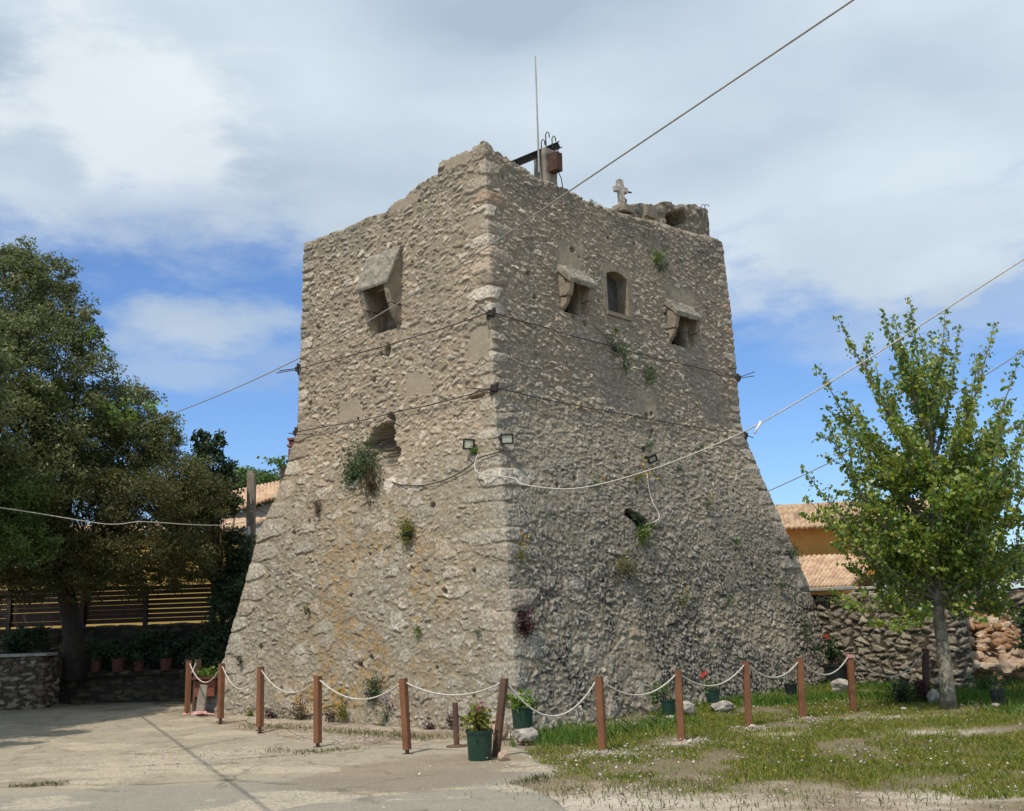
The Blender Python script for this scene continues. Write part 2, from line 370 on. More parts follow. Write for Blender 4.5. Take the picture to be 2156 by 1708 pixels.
M['fl_red'] = leafmat('flower_red', [(0.55, 0.03, 0.03), (0.65, 0.06, 0.05)], 0.3)
M['fl_white'] = leafmat('flower_white', [(0.66, 0.66, 0.56), (0.8, 0.8, 0.74)], 0.2)
M['grass'] = leafmat('grass_blades', [(0.10, 0.15, 0.018), (0.16, 0.21, 0.022), (0.23, 0.265, 0.03), (0.29, 0.285, 0.05), (0.33, 0.28, 0.10)], 0.35, 0.6)
M['grass_lush'] = leafmat('grass_lush', [(0.06, 0.14, 0.018), (0.11, 0.21, 0.025), (0.18, 0.28, 0.035)], 0.35, 0.6)

# ------------------------------------------------------------------ rubble masonry relief
def stones(w, h, res, jobs, seed, gap=0.08, lap=0.06, jag=0.8, moat=0.0):
    """scatter stones on a w x h metre wall; jobs = (tries, size function(x,z)->(a,b) or None, relief). Returns relief, mask, tone"""
    r = np.random.default_rng(seed); nx, nz = int(w / res), int(h / res)
    hf = np.zeros((nz, nx), np.float32); mk_ = np.zeros_like(hf); tn = np.zeros_like(hf); oc = np.zeros((nz, nx), bool)
    for job in jobs:
        cand = job(r)
        for (cx, cz, a, b, rel, th, *boxy) in cand:
            R = max(a, b) * 1.25
            i0, i1 = int((cx - R) / res), int((cx + R) / res) + 2; j0, j1 = int((cz - R) / res), int((cz + R) / res) + 2
            i0 = max(i0, 0); j0 = max(j0, 0); i1 = min(i1, nx); j1 = min(j1, nz)
            if i1 - i0 < 2 or j1 - j0 < 2: continue
            ic = min(max(int(cx / res), 0), nx - 1); jc = min(max(int(cz / res), 0), nz - 1)
            if oc[jc, ic]: continue
            X = (np.arange(i0, i1) * res - cx)[None, :]; Z = (np.arange(j0, j1) * res - cz)[:, None]
            c, s = math.cos(th), math.sin(th); u = (X * c + Z * s) / a; v = (-X * s + Z * c) / b
            ph = np.arctan2(v, u); q1, q2, q3, q4 = r.uniform(0, 6.28, 4)
            p = r.uniform(3.0, 5.0) if boxy else r.uniform(1.5, 3.2); jg = jag * (.45 if boxy else 1)
            d = (np.abs(u) ** p + np.abs(v) ** p) ** (1 / p) * (1 + jg * (0.15 * np.sin(2 * ph + q1) + 0.14 * np.sin(3 * ph + q2) + 0.10 * np.sin(5 * ph + q3) + 0.06 * np.sin(8 * ph + q4)))
            ins = d < 1
            n_in = ins.sum()
            if n_in < 2: continue
            so = oc[j0:j1, i0:i1]
            if (so & ins).sum() > lap * n_in: continue
            so |= ins
            d = d * (1 + gap * min(1.0, 0.06 / a)); ins = d < 1
            if moat:                                       # pointing fallen back round the stone, most below it
                mo_ = (d >= 1) & (d < 1 + .02 / a + .05); hs0 = hf[j0:j1, i0:i1]; hs0[mo_] = np.minimum(hs0[mo_], -moat * min(1, .055 / b) * r.uniform(.1, 1) * (1.15 - .5 * np.clip(v[mo_], -1, 1)) / 1.5)
            e = np.clip((1 - d) / r.uniform(0.10, 0.30), 0, 1)
            k1, k2, k3 = r.normal(0, .38, 3)
            face = np.minimum(1 + k1 * u + k2 * v - .12, 1 + k3 * u - abs(k2) * v * .5 + .05)
            prof = rel * np.clip(np.minimum(e * (1.7 - .7 * e), face), 0, 1.5)
            m2 = np.clip((1 - d) / 0.14, 0, 1)
            hs = hf[j0:j1, i0:i1]; np.maximum(hs, prof.astype(np.float32) * ins, out=hs)
            t = tn[j0:j1, i0:i1]; t[ins] = r.uniform(0, 1)
            sub = mk_[j0:j1, i0:i1]; np.maximum(sub, (m2 * ins).astype(np.float32), out=sub)
    return hf, mk_, tn
def samp(a, x, z, res):
    nz, nx = a.shape; fx = np.clip(x / res, 0, nx - 1.001); fz = np.clip(z / res, 0, nz - 1.001)
    i = fx.astype(int); j = fz.astype(int); u = fx - i; v = fz - j
    return (a[j, i] * (1 - u) + a[j, i + 1] * u) * (1 - v) + (a[j + 1, i] * (1 - u) + a[j + 1, i + 1] * u) * v

# ------------------------------------------------------------------ the tower
TN = gp(1095, 1545)[:2]; TL = gp(430, 1500)[:2]; TR = gp(1748, 1440)[:2]
dl = nrm(TL - TN); dr = nrm(TR - TN)
LL = np.linalg.norm(TL - TN); LR = np.linalg.norm(TR - TN)
_ez = [0, 0.5, 1, 1.5, 2.25, 3.1, 3.7, 4.25, 4.75, 5.2, 6, 9.6]
_ee = [0, 0.13, 0.245, 0.35, 0.49, 0.67, 0.84, 0.98, 1.09, 1.15, 1.18, 1.26]
def ein(z): return np.interp(z, _ez, _ee)
def corner(k, z):
    z = np.asarray(z, float); e = ein(z)
    p = TN[None] + np.outer(e * 0.91, dr) + np.outer(e * 1.09, dl)
    if k in (1, 2): p = p + np.outer(np.interp(z, *SIDE['L']), dl)
    if k in (2, 3): p = p + np.outer(np.interp(z, *SIDE['R']), dr)
    return p
D3 = lambda d: np.array([d[0], d[1], 0.0])
def wallpt(side, s, z, out=0.0):
    p = corner(0, np.array([z]))[0]
    p = p + (dl if side == 'L' else dr) * s - (dr if side == 'L' else dl) * out
    return V3(p[0], p[1], z)
def onwall(side, u, v):
    """survey pixel -> (distance from the near arris, height) on a tower face"""
    d = ray(u, v); n2 = dr if side == 'L' else dl; t2 = dl if side == 'L' else dr; z = 4.0
    for _ in range(25):
        p0 = corner(0, np.array([z]))[0]; k = ((p0 - CP[:2]) @ n2) / (d[:2] @ n2); q = CP + d * k; z = 0.5 * z + 0.5 * q[2]
    return (q[:2] - p0) @ t2, q[2]
def _outline(side, px):
    q = sorted((onwall(side, u, v)[::-1] for u, v in px)); return [a for a, b in q], [b for a, b in q]
SIDE = {'L': _outline('L', [(642, 515), (636, 640), (631, 770), (628, 905), (600, 1000), (575, 1060), (545, 1130), (515, 1230), (490, 1320), (470, 1390), (440, 1470), (430, 1500)]),
        'R': _outline('R', [(1520, 512), (1540, 680), (1552, 800), (1560, 900), (1580, 950), (1605, 1010), (1640, 1090), (1680, 1180), (1715, 1270), (1735, 1350), (1745, 1410), (1748, 1440)])}
TOPL, TOPR = float(np.interp(9, *SIDE['L'])), float(np.interp(9, *SIDE['R']))
def wp(side, u, v, out=0.0): s, z = onwall(side, u, v); return wallpt(side, s, z, out)
NLf, NRf = -D3(dr), -D3(dl)      # outward normals of the left and right faces

def tower_wall():
    res = 0.0105; X0, X1, Z0, Z1 = -LL - 0.6, LR + 0.6, -0.4, 9.8
    w, h = X1 - X0, Z1 - Z0
    def quoin(r):
        o = []
        z = 0.05
        k = 0
        while z < 9.0:                                   # near arris, long and short alternately
            low = z < 3.9
            b = r.uniform(0.10, 0.19) if low else r.uniform(0.06, 0.13)
            la = r.uniform(0.38, 0.62) if low else r.uniform(0.2, 0.4)
            off = (0.55 if k % 2 else -0.55) * la * r.uniform(0.5, 1.0)
            o.append((off - X0, z + b - Z0, la, b, r.uniform(0.022, 0.04), r.normal(0, 0.04), 1))
            z += 2 * b + r.uniform(0.02, 0.06); k += 1
        for edge, sg in (('L', 1), ('R', -1)):
            z = 0.05
            while z < 9.0:
                low = z < 5.0
                b = r.uniform(0.11, 0.2) if low else r.uniform(0.05, 0.10); la = r.uniform(0.25, 0.42) if low else r.uniform(0.12, 0.24)
                zc = z + b; eg = -sg * float(np.interp(zc, *SIDE[edge]))
                o.append((eg + sg * la * r.uniform(0.2, 0.9) - X0, zc - Z0, la, b, r.uniform(0.03, 0.045), r.normal(0, 0.05), 1))
                z += 2 * b + r.uniform(0.02, 0.06)
        return o
    def field(n, lo, hi, rel, zr=(Z0, Z1), xr=(X0, X1), squat=(0.45, 0.8), tilt=0.28):
        def f(r):
            x = r.uniform(*xr, n); z = r.uniform(*zr, n); a = lo * (hi / lo) ** r.uniform(0, 1, n); b = a * r.uniform(*squat, n)
            rl = r.uniform(0.6, 1.2, n) * rel; th = r.normal(-0.12, tilt, n) * np.where(x < 0, -1, 1)
            o = np.argsort(-a)
            return [(x[i] - X0, z[i] - Z0, a[i], b[i], rl[i] * min(1.3, 0.6 + a[i] * 5), th[i]) for i in o]
        return f
    hf, ms, tn = stones(w, h, res, [quoin,
        field(420, 0.12, 0.21, 0.024, zr=(-.1, 4.0), xr=(X0, 2.2), squat=(.45, .75), tilt=.12),
        field(260, 0.11, 0.17, 0.024, zr=(-.1, 3.2), xr=(2.0, X1), squat=(.45, .75), tilt=.15),
        field(1500, 0.07, 0.115, 0.025, zr=(-.1, 4.6), squat=(.4, .7), tilt=.18),
        field(2600, 0.07, 0.11, 0.030, zr=(4.0, Z1), squat=(0.32, 0.55), tilt=.14),
        field(16000, 0.045, 0.075, 0.030, squat=(0.32, 0.62), tilt=0.22),
        field(26000, 0.03, 0.047, 0.026, squat=(0.35, 0.7), tilt=0.3),
        field(12000, 0.018, 0.032, 0.018, tilt=0.5)], 11, gap=0.05, lap=0.05, jag=1.3, moat=.075)
    # cells of smooth slab, cavities
    zz = Z0 + np.arange(hf.shape[0]) * res; xx = X0 + np.arange(hf.shape[1]) * res
    XX, ZZ = np.meshgrid(xx, zz)
    wob = (fbm(XX * 5, ZZ * 5, 3, 3) - 0.5); wob2 = (fbm(XX * 14, ZZ * 14, 9, 3) - 0.5)
    slab = np.zeros_like(hf); cav = np.zeros_like(hf)
    smear = sst(fbm(XX * .9, ZZ * 1.1, 71, 4), .53, .66) * sst(np.abs(XX), .3, .9) * .9; hf = hf * (1 - .32 * smear); ms = ms * (1 - .38 * smear)   # repointed patches
    def SX(side, u, v): s, z = onwall(side, u, v); return (-s if side == 'L' else s), z
    def rect_px(side, u0, v0, u1, v1):
        a = SX(side, u0, v0); b = SX(side, u1, v1); c = SX(side, u0, v1); d = SX(side, u1, v0)
        return min(a[0], b[0]), max(a[0], b[0]), min(a[1], b[1], c[1], d[1]), max(a[1], b[1], c[1], d[1])
    def patch(side, u, v, wpx, hpx, lift=0.006, k=1.0):
        nonlocal hf, ms, slab
        x, z = SX(side, u, v); xa, _ = SX(side, u - wpx / 2, v); xb, _ = SX(side, u + wpx / 2, v); ry = hpx / 2 / F * 17.5; rx_ = abs(xb - xa) / 2
        d = np.maximum(np.abs(XX - x) / rx_, np.abs(ZZ - z) / ry) + wob * 0.9
        f = sst(-d, -1.0, -0.82) * k; hf = hf * (1 - f) + (lift + 0.006 * wob2) * f; ms = ms * (1 - f); slab = np.maximum(slab, f)
    def cavity(side, u, v, wpx, hpx, depth, irr=0.9, ang=0.0):
        nonlocal hf, ms, cav
        x, z = SX(side, u, v); xa, _ = SX(side, u - wpx / 2, v); xb, _ = SX(side, u + wpx / 2, v); rz_ = hpx / 2 / F * 17.0; rx_ = abs(xb - xa) / 2
        dx, dz = XX - x, ZZ - z; c, s = math.cos(ang), math.sin(ang)
        d = np.sqrt(((dx * c + dz * s) / rx_) ** 2 + ((-dx * s + dz * c) / rz_) ** 2) + wob * irr + wob2 * irr * 0.6
        f = sst(-d, -1.05, -0.75); hf = hf * (1 - f) - depth * f; cav = np.maximum(cav, f * (depth >= .3)); ms = ms * (1 - 0.6 * f)
    for a in (('L', 1010, 725, 44, 74), ('L', 882, 806, 48, 56), ('L', 738, 862, 46, 52), ('L', 1000, 465, 42, 30), ('L', 855, 425, 70, 26), ('L', 965, 335, 60, 30),
              ('R', 1202, 540, 58, 74), ('R', 1432, 624, 58, 44), ('R', 1360, 850, 50, 60)): patch(*a)
    for a in (('L', 816, 740, 14, 30, 0.5), ('L', 800, 924, 74, 64, 0.9, 0.7, 0.5), ('L', 824, 888, 18, 36, 0.7), ('L', 824, 958, 30, 70, 0.9), ('L', 841, 603, 12, 22, 0.3),
              ('R', 1345, 1096, 56, 28, 0.4, 0.9, -0.35), ('R', 1325, 1080, 22, 24, 0.35), ('R', 1408, 664, 18, 18, 0.35), ('R', 1098, 1298, 20, 16, 0.2),
              ('L', 1003, 835, 30, 10, 0.1), ('L', 760, 1400, 12, 10, 0.15), ('R', 1500, 1330, 14, 12, 0.2), ('R', 1640, 1000, 14, 12, 0.15)): cavity(*a)
    rr = np.random.default_rng(5)
    for _ in range(90):                                    # small lost stones and put-log holes
        sd = 'L' if rr.random() < 0.45 else 'R'
        s_ = rr.uniform(0.3, 6.4 if sd == 'L' else 7.8); z_ = rr.uniform(0.4, 8.7); x_ = -s_ if sd == 'L' else s_
        a_ = rr.uniform(0.02, 0.05); d = np.sqrt(((XX - x_) / a_ / 1.3) ** 2 + ((ZZ - z_) / a_) ** 2) + wob2 * 1.2
        f = sst(-d, -1.1, -0.7); hf = hf * (1 - f) - 0.10 * f; ms = ms * (1 - 0.5 * f)
    # square mouths behind the machicolations and the arched window
    for sd, u0, v0, u1, v1, dep in (('L', 788, 618, 834, 690, 1.0), ('R', 1186, 606, 1222, 655, 0.9), ('R', 1411, 672, 1447, 722, 0.9)):
        x0, x1, z0, z1 = rect_px(sd, u0, v0, u1, v1)
        d = np.maximum(np.abs(XX - (x0 + x1) / 2) / ((x1 - x0) / 2), np.abs(ZZ - (z0 + z1) / 2) / ((z1 - z0) / 2)); f = sst(-d, -1.02, -0.95)
        hf = hf * (1 - f) - dep * f; ms = ms * (1 - f); cav = np.maximum(cav, f)
    wx0, wx1, wz0, wz1 = WIN
    cx = (wx0 + wx1) / 2; hw = (wx1 - wx0) / 2; arch = wz1 - 0.09 * ((XX - cx) / hw) ** 2
    f = ((np.abs(XX - cx) < hw) & (ZZ > wz0) & (ZZ < arch)).astype(float)
    big = sst(-np.maximum(np.abs(XX - cx) / (hw + 0.17), np.abs(ZZ - (wz0 + wz1) / 2) / ((wz1 - wz0) / 2 + 0.15)), -1.0, -0.93)
    hf = hf * (1 - big); ms = ms * (1 - big); slab = np.maximum(slab, big)
    hf = hf * (1 - f) - 0.75 * f
    # slow bulges and grit
    rid = 1 - np.abs(2 * fbm(XX * 7.5 - ZZ * 2, ZZ * 11 + XX * 2, 31, 4) - 1) * 2
    grit = fbm(XX * 22, ZZ * 27, 37, 2) - .5; rid2 = np.abs(2 * fbm(XX * 15 + ZZ * 4, ZZ * 19 - XX * 3, 39, 3) - 1)
    hf = hf + 0.06 * (fbm(XX * 0.7, ZZ * 0.7, 21, 3) - 0.5) + (1 - slab * .8) * (0.006 * rid + 0.014 * grit - 0.022 * rid2 * (.4 + .6 * ms)) + 0.016 * (fbm(XX * 3, ZZ * 3.5, 35, 3) - .5)
    # weathering maps
    n1 = fbm(XX * 0.8, ZZ * 0.8, 41, 4); n2 = fbm(XX * 2.2, ZZ * 2.2, 51, 4)
    right = sst(XX, -0.6, 0.5)
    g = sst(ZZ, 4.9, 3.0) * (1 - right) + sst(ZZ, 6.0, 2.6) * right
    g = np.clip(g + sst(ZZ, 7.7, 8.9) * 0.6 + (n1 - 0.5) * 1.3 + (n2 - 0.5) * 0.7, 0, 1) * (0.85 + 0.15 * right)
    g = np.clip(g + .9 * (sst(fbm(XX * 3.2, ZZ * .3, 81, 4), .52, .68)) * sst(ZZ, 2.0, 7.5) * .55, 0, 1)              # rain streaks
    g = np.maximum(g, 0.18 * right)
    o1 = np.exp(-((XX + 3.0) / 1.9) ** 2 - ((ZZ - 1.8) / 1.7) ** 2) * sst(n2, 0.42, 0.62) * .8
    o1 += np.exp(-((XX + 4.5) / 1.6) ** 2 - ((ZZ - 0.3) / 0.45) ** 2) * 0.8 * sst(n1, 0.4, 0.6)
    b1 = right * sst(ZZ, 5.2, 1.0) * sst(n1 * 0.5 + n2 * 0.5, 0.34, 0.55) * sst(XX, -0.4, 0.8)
    b1 += 0.35 * sst(ZZ, 2.5, 0.5) * (1 - right) * sst(n2, 0.5, 0.7)
    b1 += 0.5 * sst(ZZ, 7.9, 8.8) * sst(n2, 0.4, 0.6)
    # the surface: columns run round the tower anticlockwise from the far corner, rows run up
    nr = 760
    fa = np.linspace(0, 1, 640); fb = np.linspace(0, 1, 800)
    cols = []                                              # (face, fraction from its first corner)
    cols += [(0, f) for f in fa[::-1][:-1]]                # left face: far corner -> near arris
    cols += [(1, f) for f in fb[:-1]]                      # right face
    cols += [(2, f) for f in np.linspace(0, 1, 90)[:-1]]   # far right face
    cols += [(3, f) for f in np.linspace(0, 1, 90)[:-1]]
    face = np.array([c[0] for c in cols]); fr = np.array([c[1] for c in cols]); nc = len(cols)
    # top profile by side (metres from the near arris)
    def topz():
        t = np.zeros(nc)
        Lp = [(onwall('L', u, v)) for u, v in ((1022, 302), (1018, 298), (990, 314), (975, 320), (940, 338), (926, 346), (921, 370), (880, 392), (850, 420), (832, 424), (815, 442), (806, 453), (790, 454), (760, 466), (720, 486), (690, 497), (650, 512), (642, 515))]
        Rp = [(onwall('R', u, v)) for u, v in ((1022, 300), (1031, 305), (1042, 320), (1060, 330), (1085, 346), (1110, 360), (1130, 376), (1180, 396), (1210, 412), (1240, 432), (1290, 446), (1330, 458), (1400, 478), (1440, 490), (1490, 506), (1510, 508), (1520, 514))]
        ls = np.array(Lp); rs = np.array(Rp)
        o = np.argsort(ls[:, 0]); ls = ls[o]; o = np.argsort(rs[:, 0]); rs = rs[o]
        len0 = TOPL; len1 = TOPR
        t = np.where(face == 0, np.interp(fr * len0, ls[:, 0], ls[:, 1]), np.interp(fr * len1, rs[:, 0], rs[:, 1]))
        t = np.where(face == 2, rs[-1, 1] + (8.75 - rs[-1, 1]) * fr, t); t = np.where(face == 3, 8.75 + (ls[-1, 1] - 8.75) * fr, t)
        k = np.arange(nc)
        return t + 0.10 * (fbm(k * 0.07, k * 0 + 3.3, 5, 4) - 0.5) + 0.05 * (hash2(np.floor(k / 5.0), k * 0, 8) - 0.5)
    tz = topz()
    T = np.linspace(0, 1, nr)[:, None]; Zg = -0.15 + T * (tz[None] + 0.15)
    P = np.zeros((nr, nc, 2)); XD = np.zeros((nr, nc)); NM = np.zeros((nr, nc, 2))
    zf = Zg.ravel()
    C = [corner(k, zf).reshape(nr, nc, 2) for k in range(4)]
    pairs = {0: (0, 1), 1: (0, 3), 2: (3, 2), 3: (2, 1)}; nrmv = {0: -dr, 1: -dl, 2: dr, 3: dl}
    for k in range(4):
        sel = np.where(face == k)[0]; a, b = pairs[k]; f = fr[sel][None, :, None]
        A_, B_ = C[a][:, sel], C[b][:, sel]; P[:, sel] = A_ * (1 - f) + B_ * f
        ln = np.linalg.norm(B_ - A_, axis=2); d = ln * fr[sel][None]
        XD[:, sel] = {0: -d, 1: d, 2: TOPR - d, 3: -TOPL + (ln - d) * 0.9}[k]
        NM[:, sel] = nrmv[k]
        # round the arris over 7 cm
        for end, dist, other in ((0, d, {0: 1, 1: 0, 2: 1, 3: 2}[k]), (1, ln - d, {0: 3, 1: 2, 2: 3, 3: 0}[k])):
            wgt = 0.5 * np.clip(1 - dist / 0.035, 0, 1)[..., None]
            NM[:, sel] = NM[:, sel] * (1 - wgt) + np.array(nrmv[other]) * wgt
    xs, zs = XD - X0, Zg - Z0
    hs = samp(hf, xs, zs, res)
    cv = samp(cav, xs, zs, res) * np.clip(-hs - .12, 0, 2); tg = np.where((face == 0)[:, None], -dl, dr)[None]      # hollows run sideways and up behind their rim
    P3 = np.concatenate([P + NM * hs[..., None] + tg * (cv * .75)[..., None], (Zg + cv * .35)[..., None]], -1)
    lev = P3[-3:].copy()
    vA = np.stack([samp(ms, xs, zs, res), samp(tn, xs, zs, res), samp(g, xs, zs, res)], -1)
    vB = np.stack([samp(o1, xs, zs, res), samp(b1, xs, zs, res), samp(slab, xs, zs, res)], -1)
    # wall head: in over 0.6 m, then down to the terrace
    cen = P[-1].mean(0)
    rows = [P3]; rA = [vA]; rB = [vB]
    for kk, (fi, dz) in enumerate(((0.02, 0.03), (0.06, 0.05), (0.11, 0.03), (0.16, -0.02), (0.165, -1.0))):
        q = np.zeros((1, nc, 3)); q[0, :, :2] = P[-1] + (cen - P[-1]) * fi
        k = np.arange(nc); q[0, :, 2] = tz + dz + 0.06 * (fbm(k * 0.15, k * 0 + kk * 2.7, 61, 3) - 0.5)
        if dz == -1.0: q[0, :, 2] = 7.6
        rows.append(q); rA.append(np.stack([fbm(k * .3, k * 0 + kk * 9., 7, 2)[None] * 0.9, hash2(np.floor(k / 7.), k * 0 + kk, 3)[None], np.full((1, nc), .8)], -1)); rB.append(np.tile(np.array([0., .4, 0.]), (1, nc, 1)))
    G = np.concatenate(rows); A_ = np.concatenate(rA); B_ = np.concatenate(rB)
    fcs = gridf(G.shape[0], nc, True)
    return G.reshape(-1, 3), fcs, A_.reshape(-1, 3), B_.reshape(-1, 3)

_a = onwall('R', 1281, 660); _b = onwall('R', 1324, 664); _c = onwall('R', 1302, 575)
WIN = (_a[0], _b[0], (_a[1] + _b[1]) / 2, _c[1])
tower = empty('stone_tower', V3(*(TL + TR) / 2, 0), label='square rubble-stone watchtower with sloping base standing behind the rope fence', cat='tower')
_v, _f, _A, _B = tower_wall()
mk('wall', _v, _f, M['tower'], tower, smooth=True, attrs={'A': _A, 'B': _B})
_cc = [corner(k, np.array([7.7]))[0] for k in (0, 3, 2, 1)]; _cm = sum(_cc) / 4
mk('roof_terrace', [[*(p + (_cm - p) * 0.1), 7.9] for p in _cc], [(0, 1, 2, 3)], M['cap'], tower)

# window surround: jambs, arched head and sill proud of the wall
def window_frame():
    x0, x1, z0, z1 = WIN; prt = []
    t = D3(dr); up = V3(0, 0, 1); n = NRf
    def P(s, z, out): return wallpt('R', s, z, out)
    jw = 0.13
    for s0, s1 in ((x0 - jw, x0), (x1, x1 + jw)):
        zc = z0
        for h_ in (0.34, 0.28, 0.33):
            z2 = min(zc + h_, z1 - 0.04)
            prt.append(box(P(s0, zc + 0.004, -0.25), t * (s1 - s0), n * (0.255 + random.uniform(0, .008)) + (P(s0, zc, 0) - P(s0, zc, 0)), up * (z2 - zc - 0.008))); zc = z2
            if zc >= z1 - 0.05: break
    k = 7
    for i in range(k):
        fa, fb = i / k, (i + 1) / k
        def arc(f, r):
            s = x0 - jw * 0.9 + (x1 - x0 + 1.8 * jw) * f; d_ = (s - (x0 + x1) / 2) / ((x1 - x0) / 2)
            return s, z1 - 0.09 * min(d_ * d_, 1.0) + r
        a0, a1 = arc(fa, 0.002), arc(fb - 0.012, 0.002)
        pts = [P(a0[0], a0[1], -0.25), P(a1[0], a1[1], -0.25), P(a1[0], a1[1] + 0.13, -0.25), P(a0[0], a0[1] + 0.13, -0.25)]
        v = np.array(pts + [q + n * (0.258 + random.uniform(0, .006)) for q in pts])
        prt.append((v, box(V3(0, 0, 0), t, n, up)[1][:0] + [(3, 2, 1, 0), (4, 5, 6, 7), (0, 1, 5, 4), (1, 2, 6, 5), (2, 3, 7, 6), (3, 0, 4, 7)]))
    prt.append(box(P(x0 - 0.06, z0 - 0.07, -0.3), t * (x1 - x0 + 0.12), n * 0.34, up * 0.07))
    return join(*prt)
_v, _f = window_frame(); _wf = mk('window_frame', _v, _f, M['ashlar'], tower)
M['board'] = plain('old_grey_board', (0.085, 0.078, 0.066), (0.05, 0.045, 0.038), 6, .9, 0, .5, 30)
_bd = [cbox(wallpt('R', WIN[0] + (WIN[1] - WIN[0]) * (k + .5) / 3, (WIN[2] + WIN[3]) / 2, -.24 - .004 * k), D3(dr) * ((WIN[1] - WIN[0]) / 3 - .006), NRf * .03, V3(0, 0, WIN[3] - WIN[2])) for k in range(3)]
mk('shutter', *join(*_bd), M['board'], _wf)

def rough(v, f, amp, cut=0.07, seed=0, fine=0.0):
    """subdivide a blocky mesh and knock its faces about a little"""
    bm = bmesh.new(); vs = [bm.verts.new(p) for p in v]
    for q in f:
        try: bm.faces.new([vs[i] for i in q])
        except ValueError: pass
    bmesh.ops.recalc_face_normals(bm, faces=bm.faces)
    bmesh.ops.bevel(bm, geom=list(bm.edges), offset=min(0.012, amp), segments=1, affect='EDGES', clamp_overlap=True)
    for _ in range(4):
        lg = [e for e in bm.edges if e.calc_length() > cut]
        if not lg: break
        bmesh.ops.subdivide_edges(bm, edges=lg, cuts=1, use_grid_fill=True)
    bmesh.ops.triangulate(bm, faces=[q for q in bm.faces if len(q.verts) > 4])
    bm.normal_update()
    co = np.array([w.co[:] for w in bm.verts]); no = np.array([w.normal[:] for w in bm.verts])
    nz = fbm(co[:, 0] * 7 + co[:, 2] * 3.1, co[:, 1] * 7 + co[:, 2] * 6.3, seed, 4) - 0.5
    nz = nz * 2 * amp
    if fine: nz = nz + fine * 2 * (fbm(co[:, 0] * 26 + co[:, 2] * 9, co[:, 1] * 26 + co[:, 2] * 21, seed + 5, 3) - .5)
    co = co + no * nz[:, None]
    bm.verts.index_update(); ff = [[w.index for w in q.verts] for q in bm.faces]; bm.free()
    return co, ff

def machicolation(side, uL, uR, v_top, v_hood, v_bot, out, extra_left=0.0, extra_right=0.0):
    t = D3(dl) if side == 'L' else D3(dr); n = NLf if side == 'L' else NRf; up = V3(0, 0, 1)
    um = (uL + uR) / 2
    sA, _ = onwall(side, uL, v_hood); sB, _ = onwall(side, uR, v_hood); s0, s1 = min(sA, sB), max(sA, sB)
    zt = onwall(side, um, v_top)[1]; zh = onwall(side, um, v_hood)[1]; zb = onwall(side, um, v_bot)[1]
    o = wallpt(side, s0, zh); o0 = V3(o[0], o[1], 0)
    cw = 0.12
    parts = []
    zm = zb + (zh - zb) * 0.48
    for k, st in enumerate((0.0, (s1 - s0) - cw)):
        up_ = [(-0.3, zm + 0.006), (out * 0.72, zm + 0.006), (out * 0.98, zh - 0.01), (0.02, zh + (zt - zh) * 0.9), (-0.3, zh + (zt - zh) * 0.9)]
        lo_ = [(-0.3, zb), (0.03, zb), (out * 0.42, zb + (zm - zb) * 0.35), (out * 0.70, zm - 0.006), (-0.3, zm - 0.006)]
        parts.append(rough(*prism(up_, o0 + t * st, n, up, t * cw), 0.018, cut=.035, seed=k, fine=.014))
        parts.append(rough(*prism(lo_, o0 + t * (st + 0.006), n, up, t * (cw - 0.012)), 0.018, cut=.035, seed=k + 5, fine=.014))
    v, f = join(*parts)
    b = mk('machicolation', v, f, M['ashlar'], tower)
    th = 0.055 if side == 'L' else 0.10
    poly = [(out * 1.04, zh - 0.03), (out * 1.04 + 0.02, zh + th - 0.03), (0.05, zt), (-0.12, zt), (-0.12, zt - th * 1.2), (0.0, zt - th * 1.3)]
    v, f = rough(*prism(poly, o0 + t * (-0.03 - extra_right), n, up, t * (s1 - s0 + 0.06 + extra_left + extra_right)), 0.022, cut=.035, seed=9, fine=.014)
    mk('hood', v, f, M['ashlar_dark'], b)
machicolation('L', 784, 846, 530, 612, 690, 0.33, extra_left=0.05)
machicolation('R', 1178, 1229, 568, 606, 658, 0.25)
machicolation('R', 1404, 1453, 640, 674, 724, 0.25)

